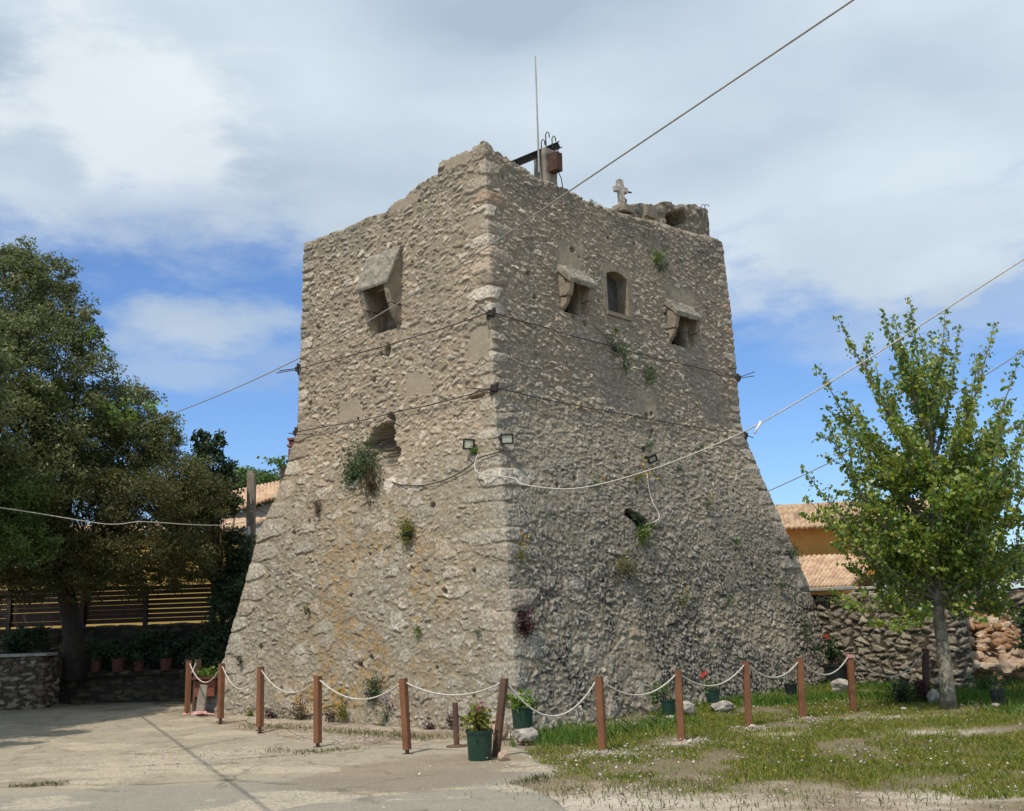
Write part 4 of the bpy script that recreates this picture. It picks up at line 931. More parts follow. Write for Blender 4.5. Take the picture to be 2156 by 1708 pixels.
def blades(base, h, w, r=rng, lean=0.35):
    n = len(base); t = r.uniform(0, 6.283, n); d = np.stack([np.cos(t), np.sin(t), np.zeros(n)], 1)
    hh = (h * r.uniform(.5, 1.25, n))[:, None]; ln = (np.abs(r.normal(0, lean, n)))[:, None]; t2 = t + r.uniform(-1, 1, n) + 1.57
    s = np.stack([np.cos(t2), np.sin(t2), np.zeros(n)], 1) * w / 2
    tip = base + d * ln * hh + np.array([0, 0, 1.]) * hh; mid = base + d * ln * hh * .35 + np.array([0, 0, .55]) * hh
    v = np.stack([base - s, base + s, mid + s * .7, tip, mid - s * .7], 1).reshape(-1, 3)
    return v, np.arange(5 * n).reshape(n, 5)
def clumps(blobs, r=rng):
    """blobs: (centre, radii, n clumps, leaves per clump, clump radius) -> leaf centres, clump centres"""
    lc, cc = [], []
    for (c, rad, n, k, cr) in blobs:
        if n > 60: n, k, cr = int(n * .55), int(k * 1.8), cr * 1.12
        d = r.normal(size=(n, 3)); d /= np.linalg.norm(d, axis=1)[:, None]
        ang = 1 + 0.42 * (fbm(d[:, 0] * 2.1 + c[0] * 3 + d[:, 2] * 1.3, d[:, 1] * 2.1 + d[:, 2] * 2.7 + c[2], int(abs(c[0] * 10)), 3) - .5) * 2
        q = np.asarray(c) + d * np.asarray(rad) * (r.uniform(.25, 1, (n, 1)) ** .45) * ang[:, None]; cc.append(q)
        crs = cr * r.uniform(.5, 1.3, (n, 1, 1))
        o = r.normal(size=(n, k, 3)); o = o / np.linalg.norm(o, axis=2)[..., None] * (r.uniform(0, 1, (n, k, 1)) ** .5) * crs * np.array([1.15, 1.15, .75])
        lc.append((q[:, None] + o).reshape(-1, 3))
    return np.concatenate(lc), np.concatenate(cc)
def limbs(base, fork, targets, r0, n, r=rng, droop=0.0):
    prt = [tube([base, base * .6 + fork * .4 + V3(.05, .03, 0), fork], [r0, r0 * .86, r0 * .7], 10)]
    sel = r.choice(len(targets), min(n, len(targets)), replace=False)
    for i in sel:
        t = targets[i]; m = fork * .5 + t * .5 + V3(*r.normal(0, .12, 3)) + V3(0, 0, .12 - droop)
        k = r0 * r.uniform(.12, .34); prt.append(tube([fork - V3(0, 0, .15), fork * .75 + m * .25, m, t * .6 + m * .4, t], [k, k * .8, k * .55, k * .3, .004], 5, False))
    return join(*prt)
def tree(name, base, fork, r0, blobs, leaf, size, aspect, lab, cat='tree', group=None, bark='bark', nl=26, up=0.0, droop=0.0):
    lc, cc = clumps(blobs); lc = lc[lc[:, 2] > 0.12]
    o = empty(name, base, label=lab, cat=cat, group=group)
    v, f = leafgeo(lc, size, aspect, up=up); mk('crown', v, f, M[leaf], o)
    v, f = limbs(np.asarray(base, float), np.asarray(fork, float), cc, r0, nl, droop=droop); mk('trunk', v, f, M[bark], o, smooth=True)
    return o

# ------------------------------------------------------------------ stone garden walls (unrolled over front, top and back)
def stone_wall(name, path, height, thick, mat, lo, hi, rel, seed, lab, cat='wall', res=0.025, n=None, topvar=0.05, weather=0.5, density=1.0, back=True, hfun=None, moat=.03):
    path = np.asarray(path, float); seg = np.linalg.norm(np.diff(path, axis=0), axis=1); L = seg.sum(); cum = np.concatenate([[0], np.cumsum(seg)])
    per = height * 2 + thick
    def job(r):
        k = int(density * L * per / (lo * hi) * 1.6); x = r.uniform(0, L, k); z = r.uniform(0, per, k); a = lo * (hi / lo) ** r.uniform(0, 1, k); o = np.argsort(-a)
        return [(x[i], z[i], a[i], a[i] * r.uniform(.26, .52), rel * r.uniform(.4, 1.2), r.normal(0, .09)) for i in o]
    hf, ms, tn = stones(L + .05, per + .05, 0.012, [job], seed, gap=.10, lap=.08, jag=1.25, moat=moat)
    ns = int(L / res) + 2; s = np.linspace(0, L, ns)
    px = np.interp(s, cum, path[:, 0]); py = np.interp(s, cum, path[:, 1]); tx = np.gradient(px); ty = np.gradient(py); q = np.hypot(tx, ty); nx, ny = ty / q, -tx / q
    hs = height * np.ones(ns) if hfun is None else np.array([hfun(a / L) for a in s]); hs = hs + topvar * 2 * (fbm(s * 2.2, s * 0, seed, 4) - .5)
    nv = int(per / res); w = np.linspace(0, per, nv)
    W_, S_ = np.meshgrid(w, s, indexing='ij'); h_ = samp(hf, S_, W_, 0.012) + .02 * (fbm(S_ * 6, W_ * 6, seed, 3) - .5)
    HS = np.broadcast_to(hs, W_.shape); fz = HS / height
    off = np.where(W_ < height, 0.0, np.where(W_ < height + thick, W_ - height, thick)); Zc = np.where(W_ < height, W_ * fz, np.where(W_ < height + thick, HS, (per - W_) * fz))
    outn = np.where(W_ < height, 1.0, np.where(W_ < height + thick, 0.0, -1.0)); upn = np.where((W_ >= height) & (W_ < height + thick), 1.0, 0.0)
    PX = px[None] - nx[None] * off + nx[None] * outn * h_; PY = py[None] - ny[None] * off + ny[None] * outn * h_
    P = np.stack([PX, PY, Zc - .05 + upn * h_], -1)
    wn = np.clip(weather + 1.2 * (fbm(S_ * .8, W_ * .8, seed + 3, 4) - .5), 0, 1)
    A = np.stack([samp(ms, S_, W_, .012), samp(tn, S_, W_, .012), wn], -1).reshape(-1, 3); B = np.stack([wn * 0, .35 * sst(fbm(S_ * 2, W_ * 2, 9, 3), .5, .65), wn * 0], -1).reshape(-1, 3)
    V = P.reshape(-1, 3); Fc = gridf(nv, ns)
    # end caps as a strip of quads pairing front and back rows
    ends = []
    for col in (0, ns - 1):
        for i in range(nv // 2 - 1):
            a, b, c, d = i * ns + col, (i + 1) * ns + col, (nv - 2 - i) * ns + col, (nv - 1 - i) * ns + col
            ends.append((a, b, c, d) if col else (d, c, b, a))
    Fc = np.concatenate([Fc, np.array(ends)])
    return mk(name, V, Fc, M[mat], None, loc=(path[0][0], path[0][1], 0), smooth=True, attrs={'A': A, 'B': B}, label=lab, cat=cat)

# right: dry stone wall running from behind the tower, a further wall and the rubble fall
stone_wall('dry_stone_wall', [(5.7, 22.5), (7.2, 19.15), (7.5, 18.95), (7.85, 19.2), (8.3, 20.4)], 1.72, 0.3, 'drywall', 0.04, 0.15, 0.04, 5, 'grey dry stone wall between the tower and the pale tree trunk', weather=.55, res=.016, moat=.09)
mk('wall_capping', *rough(*cbox(V3(6.1, 21.75, 1.80), nrm(V3(1.5, -3.35, 0)) * 1.3, nrm(V3(3.35, 1.5, 0)) * .45, V3(0, 0, .07)), .012, cut=.12), M['cap'], None, loc=(6.02, 21.6, 1.75), label='flat cement capping on the far end of the dry stone wall', cat='capping')
stone_wall('boundary_wall', [(6.9, 22.6), (9.5, 21.8), (14.5, 20.6)], 1.78, 0.5, 'drywall', 0.07, 0.2, 0.06, 15, 'rough boundary wall behind the rubble heap at the right edge', weather=.35, topvar=.08, hfun=lambda f: 1.72)
mk('wall_coping', *rough(*join(cbox(V3(8.3, 22.45, 1.80), nrm(V3(2.6, -.8, 0)) * 2.6, nrm(V3(.8, 2.6, 0)) * .6, V3(0, 0, .06)), cbox(V3(11.9, 21.45, 1.82), nrm(V3(5, -1.2, 0)) * 4.6, nrm(V3(1.2, 5, 0)) * .6, V3(0, 0, .06))), .012, cut=.2), M['cap'], None, loc=(9.5, 21.8, 1.78), label='pale cement coping along the top of the boundary wall', cat='coping')
stone_wall('stone_pillar', [(8.95, 19.0), (9.35, 18.9)], 1.35, 0.35, 'drywall', 0.08, 0.16, 0.04, 25, 'short grey stone pillar right of the orange rubble', 'pillar', weather=.9)
def rock_geo(c, r, seed, squash=1.0, sub=3, amp=0.28):
    bm = bmesh.new(); bmesh.ops.create_icosphere(bm, subdivisions=sub, radius=1); co = np.array([v.co[:] for v in bm.verts]); f = [[v.index for v in q.verts] for q in bm.faces]; bm.free()
    rr = np.random.default_rng(seed)
    for _ in range(7):                                    # flat broken faces
        d = rr.normal(size=3); d /= np.linalg.norm(d); k = rr.uniform(.62, .9); h_ = co @ d; co = co - np.maximum(h_ - k, 0)[:, None] * d
    nz = fbm(co[:, 0] * 2.3 + seed, co[:, 1] * 2.3 + co[:, 2] * 3.1, seed, 4) - .5; co = co * (1 + amp * nz * 2)[:, None]
    r = np.asarray(r, float) if np.ndim(r) else np.array([r, r, r * squash]); t = rr.uniform(0, 6.28)
    R2 = np.array([[math.cos(t), -math.sin(t), 0], [math.sin(t), math.cos(t), 0], [0, 0, 1]])
    co = (co * r) @ (R2.T if np.ndim(squash) == 0 and squash != 1.0 else np.eye(3)); return co + np.asarray(c), f
def rubble():
    parts, pale = [], []
    rr = np.random.default_rng(4)
    g = 'tumbled stones of the rubble heap'
    n = 0
    spots = []
    for i in range(170):
        u = rr.uniform(2003, 2125); v = rr.uniform(1262, 1415)
        low = v > 1370
        if low: u = rr.uniform(2012, 2175)
        y = 21.2 - (v - 1260) / 155 * 1.9 + rr.uniform(-.1, .1); p = at(u, v, y); spots.append((p, low))
    # the earth slope the stones lie on
    q = [at(1996, 1255, 21.6), at(2110, 1270, 21.6), at(2150, 1420, 19.7), at(2210, 1420, 19.7), at(1990, 1425, 19.8), at(2130, 1330, 20.8)]
    gx = np.linspace(0, 1, 24); gy = np.linspace(0, 1, 24); X, Y = np.meshgrid(gx, gy)
    top0, top1, bot0, bot1 = q[0], q[1], q[4], q[3]
    P = (top0 * (1 - X[..., None]) + top1 * X[..., None]) * (1 - Y[..., None]) + (bot0 * (1 - X[..., None]) + bot1 * X[..., None]) * Y[..., None]
    P[..., 2] -= .12; P[..., 2] += .12 * (fbm(X * 6, Y * 6, 4, 3) - .5); P[-1, :, 2] = -.1
    mk('rubble_slope', P.reshape(-1, 3), gridf(24, 24), M['rubble'], smooth=True, label='orange earth slope under the tumbled stones', kind='structure')
    for i, (p, low) in enumerate(spots):
        r_ = rr.uniform(.05, .16); v, f = rock_geo(p, np.array([r_ * rr.uniform(.8, 1.5), r_, r_ * rr.uniform(.5, .9)]), 100 + i, 0.7, 2)
        mk('rubble_stone', v, f, M['rubble_pale' if (low or rr.random() < .35) else 'rubble'], None, loc=p, label='pale tumbled stone lying at the foot of the rubble heap' if low else 'orange stone embedded in the upper rubble heap', cat='stone', group='pale stones at the foot of the rubble heap' if low else 'orange stones in the rubble heap')
rubble()

# left: retaining wall with slatted fence, planter wall, low wall in front
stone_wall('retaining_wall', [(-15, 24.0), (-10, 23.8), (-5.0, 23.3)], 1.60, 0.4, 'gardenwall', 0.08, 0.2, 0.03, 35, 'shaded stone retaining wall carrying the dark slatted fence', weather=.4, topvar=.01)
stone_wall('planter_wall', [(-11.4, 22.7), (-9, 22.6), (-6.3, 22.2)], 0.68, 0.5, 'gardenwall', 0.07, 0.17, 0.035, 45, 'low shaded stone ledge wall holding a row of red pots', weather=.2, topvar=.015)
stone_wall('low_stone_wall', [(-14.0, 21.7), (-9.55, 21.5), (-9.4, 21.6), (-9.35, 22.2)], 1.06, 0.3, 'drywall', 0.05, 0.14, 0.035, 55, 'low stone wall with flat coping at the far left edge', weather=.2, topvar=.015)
mk('wall_ledge', *rough(*cbox(V3(-11.65, 21.8, 1.06), V3(4.7, -.2, 0), V3(0.02, .48, 0), V3(0, 0, .05)), .008, cut=.3), M['cap'], None, loc=(-11.6, 21.8, 1.03), label='flat pale coping on the low wall at far left', cat='coping')
mk('planter_bed', [[-11.4, 22.5, .58], [-6.0, 22.0, .58], [-5.6, 23.5, .58], [-11.4, 24, .58]], [(0, 1, 2, 3)], M['soil'], kind='structure', label='soil bed behind the planter wall')
mk('terrace_ground', [[-20, 24.1, 1.5], [-3.5, 23.5, 1.5], [-3.5, 60, 1.5], [-20, 60, 1.5]], [(0, 1, 2, 3)], M['soil'], kind='structure', label='raised garden terrace behind the retaining wall')

def slat_fence():
    A, B = V3(-14.5, 23.85, 0), V3(-6.5, 23.35, 0); t = nrm(B - A); n = V3(t[1], -t[0], 0); L = np.linalg.norm(B - A)
    r = empty('slat_fence', A + V3(0, 0, 1.55), label='dark brown horizontal slat fence on the shaded retaining wall', cat='fence')
    ps = [0.1, 1.75, 3.4, 5.05, 6.45, L - .05]
    for s in ps:
        v, f = cbox(A + t * s + V3(0, 0, 1.98), t * .09, n * .07, V3(0, 0, .9)); mk('post', v, f, M['fence_wood'], r)
    for k in range(len(ps) - 1):
        sl_ = []; zs = (np.arange(1.66, 2.36, .098) if k >= 4 else np.array([1.66, 1.757, 1.854, 1.951, 2.05, 2.157, 2.265, 2.365])); hh = .085 if k >= 4 else .0945
        for i, z in enumerate(zs): sl_.append(cbox(A + t * (ps[k] + ps[k + 1]) / 2 + V3(0, 0, z + random.uniform(-.006, .006)) - n * .047, t * (ps[k + 1] - ps[k] - .0), n * .022, V3(0, 0, hh)))
        mk('slat_panel', *join(*sl_), M['fence_wood'], r)
slat_fence()

# ------------------------------------------------------------------ buildings
def tile_roof(a, b, c, d, nt_, nc_, seed, thick=0.08):
    """a,b ridge ends; d,c eave ends (a-d and b-c run down the slope): barrel tiles"""
    a, b, c, d = (np.asarray(q, float) for q in (a, b, c, d)); U = nt_ * 6 + 1; Vn = nc_ * 3 + 1
    u = np.linspace(0, 1, U)[None]; v = np.linspace(0, 1, Vn)[:, None]
    P = (a * (1 - u[..., None]) + b * u[..., None]) * (1 - v[..., None]) + (d * (1 - u[..., None]) + c * u[..., None]) * v[..., None]
    n = nrm(np.cross(b - a, d - a)); n = n if n[2] > 0 else -n
    wv = 0.055 * np.abs(np.sin(u * nt_ * math.pi)) ** .7; stp = 0.035 * ((v * nc_) % 1.0)
    P = P + n * (wv + stp + .008 * hash2(np.floor(u * nt_ * 2) + v * 0, np.floor(v * nc_) + u * 0, seed))[..., None]
    tone = hash2(np.floor(u * nt_) + v * 0, np.floor(v * nc_ + .001) + u * 0, seed + 1); A = np.stack([tone, tone, tone], -1).reshape(-1, 3)
    V = P.reshape(-1, 3); low = V - n * thick
    Fc = gridf(Vn, U); nV = len(V); bd = list(range(U)) + [i * U + U - 1 for i in range(1, Vn)] + [(Vn - 1) * U + j for j in range(U - 2, -1, -1)] + [i * U for i in range(Vn - 2, 0, -1)]
    side = np.array([(bd[i], bd[(i + 1) % len(bd)], bd[(i + 1) % len(bd)] + nV, bd[i] + nV) for i in range(len(bd))])
    return np.concatenate([V, low]), np.concatenate([Fc, Fc[:, ::-1] + nV, side[:, ::-1]]), np.concatenate([A, A])
def houses():
    # orange house behind the right wall
    y0 = 30.0
    r = empty('orange_house', (9.5, 31, 0), label='orange rendered house with two tiled roofs behind the stone wall', cat='house')
    e0, e1 = at(1560, 1110, y0), at(1990, 1096, y0 + .8); z1 = e0[2]
    rg0, rg1 = at(1560, 1070, y0 + 3.2), at(1990, 1050, y0 + 4.0)
    ov = V3(0, -.35, -.10)
    v, f, a = tile_roof(rg0, rg1, e1 + ov, e0 + ov, 40, 11, 3); mk('roof', v, f, M['tiles'], r, attrs={'A': a})
    v, f = prism([(0, 0), (e1[0] - e0[0], .8), (rg1[0] - e0[0], 7), (rg0[0] - e0[0], 6.4)], V3(e0[0], e0[1], 0), V3(1, 0, 0), V3(0, 1, 0), V3(0, 0, z1 + .02)); mk('wall', v, f, M['orange'], r)
    v, f, a = tile_roof(rg0 + V3(0, 6.4, -.9), rg1 + V3(0, 6.4, -.9), rg1, rg0, 26, 9, 5); mk('roof', v, f, M['tiles'], r, attrs={'A': a})
    # lean-to with lower roof
    t0, t1 = at(1600, 1176, 29.6), at(1830, 1160, 29.7); l0, l1 = at(1600, 1246, 26.0), at(1792, 1234, 26.0)
    v, f, a = tile_roof(t0, V3(t1[0] + .4, t1[1], t0[2]), l1, V3(l0[0], l0[1], l1[2]), 24, 15, 8); mk('roof', v, f, M['tiles_pink'], r, attrs={'A': a})
    v, f = prism([(l0[0], 26.35), (l1[0] - .1, 26.35), (t1[0] + .1, 29.5), (t0[0], 29.5)], V3(0, 0, 0), V3(1, 0, 0), V3(0, 1, 0), V3(0, 0, l1[2] - .02)); mk('annex_wall', v, f, M['orange'], r)
    # second pale house further right seen between the leaves
    r2 = empty('beige_house', (13, 33, 0), label='beige house with tiled roof showing through the poplar leaves', cat='house')
    a0, a1 = at(1800, 1180, 27.5), at(1990, 1150, 29.0)
    v, f = cbox(V3(10.7, 28.6, 1.1), V3(3.0, .3, 0), V3(0, 2.0, 0), V3(0, 0, 2.2)); mk('wall', v, f, M['white'], r2)
    v, f, a = tile_roof(V3(9.1, 29.7, 2.9), V3(12.4, 30, 2.9), V3(12.4, 27.4, 2.2), V3(9.1, 27.1, 2.2), 13, 9, 12); mk('roof', v, f, M['tiles'], r2, attrs={'A': a})
    # white house with pinkish roof left of the tower
    r3 = empty('white_house', (-9, 33, 1.5), label='white house with pinkish tiled roof left of the tower', cat='house')
    yb = 31.0
    eL, eR = at(440, 1092, yb), at(640, 1030, yb); tL, tR = at(440, 1046, yb + 3.0), at(640, 1004, yb + 3.0)
    v, f, a = tile_roof(tL, tR, eR, eL, 26, 14, 21); mk('roof', v, f, M['tiles_pink'], r3, attrs={'A': a})
    zl, zr = eL[2] - .06, eR[2] - .06
    P = [V3(eL[0], yb + .3, 1), V3(eR[0], yb + .3, 1), V3(eR[0], yb + .3, zr), V3(eL[0], yb + .3, zl)]; Q = [p + V3(0, 2.6, 0) for p in P]
    mk('wall', np.array(P + Q), [(0, 1, 2, 3), (7, 6, 5, 4), (0, 4, 5, 1), (1, 5, 6, 2), (2, 6, 7, 3), (3, 7, 4, 0)], M['white'], r3)
    v, f = join(cbox(at(618, 926, 26.5) - V3(0, 0, -.0), V3(.26, 0, 0), V3(0, .26, 0), V3(0, 0, .05)), cbox(at(618, 933, 26.5), V3(.2, 0, 0), V3(0, .2, 0), V3(0, 0, .06)), cbox(at(618, 938, 26.5) - V3(0, 0, .02), V3(.28, 0, 0), V3(0, .28, 0), V3(0, 0, .05)), cbox(at(618, 990, 26.5), V3(.22, 0, 0), V3(0, .22, 0), V3(0, 0, 1.05)))
    c = empty('brick_chimney', at(618, 1040, 26.5), label='red brick chimney top peeping out behind the tower left edge', cat='chimney')
    mk('chimney_stack', v, f, M['brick'], c)
    # yellow building behind the slat fence
    r4 = empty('yellow_building', (-11, 28, 1.5), label='sunlit yellow house wall glimpsed behind the dark trees and fence', cat='house')
    v, f = cbox(V3(-10.9, 28.6, 2.65), V3(8.0, -.4, 0), V3(.2, 3, 0), V3(0, 0, 2.3)); mk('wall', v, f, M['yellow'], r4)
    v, f, a = tile_roof(V3(-15, 30.4, 4.35), V3(-6.9, 30.0, 4.35), V3(-6.7, 26.7, 3.85), V3(-15.1, 27.1, 3.85), 40, 12, 31); mk('roof', v, f, M['tiles_pink'], r4, attrs={'A': a})
houses()

# concrete posts left of the tower
def conc_post(u, v0, v1, y, w, lab, lamp=False):
    b, t = at(u, v0, y), at(u, v1, y)
    o = empty('concrete_post', b, label=lab, cat='post', group='old concrete posts left of the tower')
    v, f = rough(*cbox((b + t) / 2, V3(w, 0, 0), V3(0, w, 0), V3(0, 0, t[2] - b[2])), .008, cut=.2); mk('shaft', v, f, M['concrete_post'], o)
    v, f = rough(*cbox(t + V3(0, 0, .03), V3(w * .7, 0, 0), V3(0, w * .7, 0), V3(0, 0, .06)), .006); mk('post_cap', v, f, M['concrete_post'], o)
    return b, t
conc_post(528, 1310, 998, 23.2, .17, 'nearer old concrete post with thin wires in front of white house')
conc_post(597, 1200, 984, 24.4, .17, 'old concrete post half hidden by the tower left edge')
p = at(523, 1122, 23.05); v, f = lathe(p - V3(0, 0, .12), [(.02, .26), (.03, .2), (.045, .16), (.05, .04), (.03, 0)], 12); mk('lamp_holder', v, f, M['white_plastic'], None, loc=p, label='white lamp holder hanging by the nearer concrete post', cat='lamp')
wire('string_cable', [at(-60, 1062, 16.6), at(40, 1075, 17.0), at(200, 1101, 17.9), at(250, 1104, 18.3), at(300, 1099, 18.7), at(400, 1105, 19.9), at(470, 1106, 21.2), at(524, 1098, 23.0)], 0.008, M['rope'], 'pale wavy string cable in front of the dark trees at left', 'cable', 5, 60)
wire('post_wire', sag(at(470, 1012, 23.6), at(612, 978, 24.5), .06, 10), 0.010, M['cable_dark'], 'thin dark wire running between the two concrete post tops', 'wire')
wire('sloping_wire', sag(at(420, 1000, 23.4), at(580, 1090, 24.2), .05, 10), 0.009, M['cable_dark'], 'thin dark wire sloping down behind the nearer concrete post', 'wire')

# ------------------------------------------------------------------ trees at left
def lefttrees():
    b = lambda u, v, y, rx, rz, n, k, cr, ry=None: (at(u, v, y), (rx, ry or rx, rz), n, k, cr)
    tb = gp(130, 1470); tb = V3(-9.05, 22.3, .55)
    tree('evergreen_tree', tb, V3(-9.25, 21.9, 2.7), .23, [
        b(20, 640, 21.0, 1.15, 1.2, 200, 60, .22, 1.5), b(90, 620, 21.2, .75, .8, 90, 60, .2), b(30, 565, 21.2, .6, .5, 70, 60, .2), b(110, 760, 20.8, 1.05, 1.0, 200, 60, .24, 1.6), b(-60, 780, 20.6, 1.4, 1.6, 240, 55, .26, 2.0),
        b(165, 700, 21.0, .42, .5, 45, 55, .18), b(30, 900, 20.4, 1.5, 1.1, 330, 58, .26, 2.2), b(150, 900, 20.9, .9, .9, 170, 58, .24, 1.4), b(-100, 1000, 20.2, 1.4, 1.3, 240, 55, .28, 2.2), b(90, 1010, 20.0, 1.0, .7, 160, 55, .24, 1.5)],
        'leaf_olive', .075, .42, 'tall olive-green evergreen tree at the left edge with shaded trunk', nl=44)
    tree('dark_bushy_tree', V3(-6.3, 24.9, 1.45), V3(-7.2, 23.6, 3.2), .11, [
        b(250, 870, 21.9, .75, .75, 120, 60, .22), b(290, 920, 21.8, .85, .7, 130, 60, .22), b(215, 960, 21.9, .9, .9, 130, 55, .24), b(335, 930, 21.9, .4, .5, 60, 55, .18), b(360, 1010, 21.8, .7, .6, 90, 55, .22)],
        'leaf_olive', .07, .42, 'rounded dark evergreen right of the tallest tree at left', nl=40)
    tree('brown_drooping_tree', V3(-9.95, 24.6, 1.45), V3(-9.0, 22.6, 3.1), .12, [
        b(160, 1060, 21.0, 1.3, .8, 260, 66, .26, 1.5), b(300, 1050, 21.2, 1.1, .8, 240, 66, .26, 1.4), b(400, 1080, 21.6, .75, .8, 170, 60, .24, 1.2), b(60, 1150, 20.8, 1.2, .7, 220, 60, .26, 1.4), b(260, 1165, 21.2, 1.3, .5, 240, 56, .24, 1.4), b(395, 1170, 21.6, .7, .5, 130, 50, .22, 1.1), b(-40, 1080, 20.8, 1.2, .8, 160, 60, .28, 1.4), b(150, 1218, 21.4, 1.6, .22, 210, 46, .2, 1.2), b(350, 1222, 22.2, .9, .16, 90, 36, .18, 1.0), b(-30, 1215, 21.0, 1.2, .25, 150, 46, .2, 1.2), b(445, 1195, 22.4, .3, .3, 34, 36, .16), b(170, 1248, 21.9, .45, .22, 26, 40, .16, .5), b(60, 1250, 21.5, .5, .22, 30, 40, .16, .5), b(285, 1246, 22.4, .35, .14, 20, 34, .14, .4), b(-40, 1256, 21.2, .5, .2, 24, 40, .16, .5)],
        'leaf_brown', .06, .36, 'brownish tree with drooping bare twigs hanging over the slat fence', nl=150, droop=.25)
    tree('laurel_bush', V3(-6.25, 23.0, .5), V3(-6.3, 22.9, 2.2), .08, [
        b(445, 985, 22.6, .42, .6, 70, 42, .17), b(468, 1040, 22.6, .36, .6, 60, 42, .17), b(425, 935, 22.6, .18, .32, 18, 36, .12), b(462, 940, 22.6, .10, .30, 10, 34, .10), b(425, 1050, 22.7, .5, .6, 70, 42, .18)],
        'leaf_dark', .10, .42, 'dark glossy laurel bush with pointed tips beside the white house', 'bush', nl=30, up=.8)
    tree('ivy_hedge', V3(-5.75, 22.9, .4), V3(-5.75, 22.8, 1.6), .06, [
        b(500, 1165, 22.6, .28, .5, 60, 42, .16), b(505, 1260, 22.4, .32, .7, 90, 42, .17), b(470, 1330, 22.3, .3, .7, 80, 40, .17), b(480, 1230, 22.6, .3, .5, 60, 40, .17), b(440, 1400, 21.8, .3, .4, 50, 40, .16)],
        'leaf_dark', .075, .55, 'dark ivy hedge squeezed between the slat fence and tower', 'hedge', nl=24)
    tree('near_bush', V3(-11.6, 19.6, 0), V3(-10.8, 19.5, 2.0), .10, [
        b(25, 1060, 19.0, .75, .55, 90, 55, .2), b(-60, 1000, 19.0, .8, .7, 90, 55, .2), b(60, 1140, 19.0, .5, .4, 50, 50, .18), b(-30, 1150, 19, .7, .5, 60, 50, .2)],
        'leaf_mid', .065, .45, 'lighter green leafy bush low at the left edge', 'bush', nl=26)
    for i, (u, v, rx, rz) in enumerate(((225, 1375, .42, .32), (320, 1368, .5, .36), (415, 1372, .4, .38), (55, 1352, .5, .3))):
        c = at(u, v, 22.95); tree('shade_shrub', V3(c[0], c[1], .58), c - V3(0, 0, rz * .6), .03, [(c, (rx, .25, rz), 55, 40, .15)], 'leaf_dark', .07, .45,
            ['dark shrub behind the red pots just right of the evergreen trunk', 'widest dark shrub behind the middle red pots', 'dark shrub behind the red pots nearest the tower', 'dark shrub above the low wall at the far left'][i], 'shrub', group='dark shrubs along the retaining wall', nl=10)
    # climbing vine leaves on the dark trees
    vv = []
    for u, v, n, s in ((200, 705, 26, .10), (218, 733, 16, .06), (190, 850, 40, .12), (225, 862, 40, .12), (262, 862, 34, .10), (270, 880, 40, .12), (320, 855, 20, .07), (235, 880, 30, .12), (335, 850, 14, .06)):
        vv.append(at(u, v, 20.7) + rng.normal(size=(n, 3)) * np.array([s, .1, s * .8]))
    v, f = leafgeo(np.concatenate(vv), .10, .8); mk('climbing_vine', v, f, M['leaf_vine'], None, loc=at(230, 870, 20.7), label='bright yellow-green vine leaves climbing over the dark evergreens', cat='vine')
    v, f = tube([at(560, 972, 24.2), at(585, 975, 24.2), at(600, 970, 24.3)], .012, 5); 
    lc = np.concatenate([at(578, 971, 24.2) + rng.normal(size=(46, 3)) * np.array([.16, .1, .05]), at(596, 975, 24.2) + rng.normal(size=(24, 3)) * np.array([.08, .1, .07])])
    v, f = leafgeo(lc, .10, .75); v, f = stalked(v, f, at(588, 976, 24.2), lc[::2]); mk('vine_sprig', v, f, M['leaf_vine'], None, loc=at(580, 975, 24.2), label='small green vine sprig on the wire by the hidden concrete post', cat='vine')
    for i, (u, v, y, rx, rz) in enumerate(((500, 1018, 44, 1.0, .55), (535, 1014, 46, 1.0, .5), (572, 1020, 45, .7, .45))):
        c = at(u, v, y); tree('distant_tree', V3(c[0], c[1], 1), c - V3(0, 0, rz), .12, [(c, (rx, rx, rz), 60, 46, .3), (c - V3(0, 0, .9), (rx, rx, .8), 50, 40, .3)], 'leaf_mid', .14, .5,
             ['distant green tree directly behind the white house roof, leftmost of three', 'middle of three distant trees beyond the white house roof', 'distant tree closest to the tower beyond the white house roof'][i], group='distant trees beyond the white house', nl=8)
    # a tree beyond the left edge whose shade falls across the yard
    tree('shade_tree', V3(-11.2, 13.6, 0), V3(-11.0, 14.0, 3.0), .22, [((-10.2, 14.9, 5.2), (1.5, 1.9, 1.3), 460, 60, .34), ((-9.6, 16.9, 5.8), (1.2, 1.6, 1.3), 420, 60, .32), ((-11.4, 17.6, 5.9), (1.8, 1.8, 1.6), 360, 55, .36), ((-10.9, 12.2, 4.6), (1.3, 1.3, .9), 160, 50, .34), ((-9.2, 14.1, 5.0), (1.1, .35, .35), 60, 60, .26), ((-8.8, 13.0, 4.8), (.7, .35, .3), 30, 50, .22), ((-13.5, 16, 6.2), (2.2, 3.0, 1.8), 420, 55, .4), ((-12.5, 20, 6.5), (1.8, 2.2, 2.0), 320, 55, .4)],
         'leaf_olive', .10, .5, 'evergreen tree beyond the left edge shading the yard', nl=40)
lefttrees()

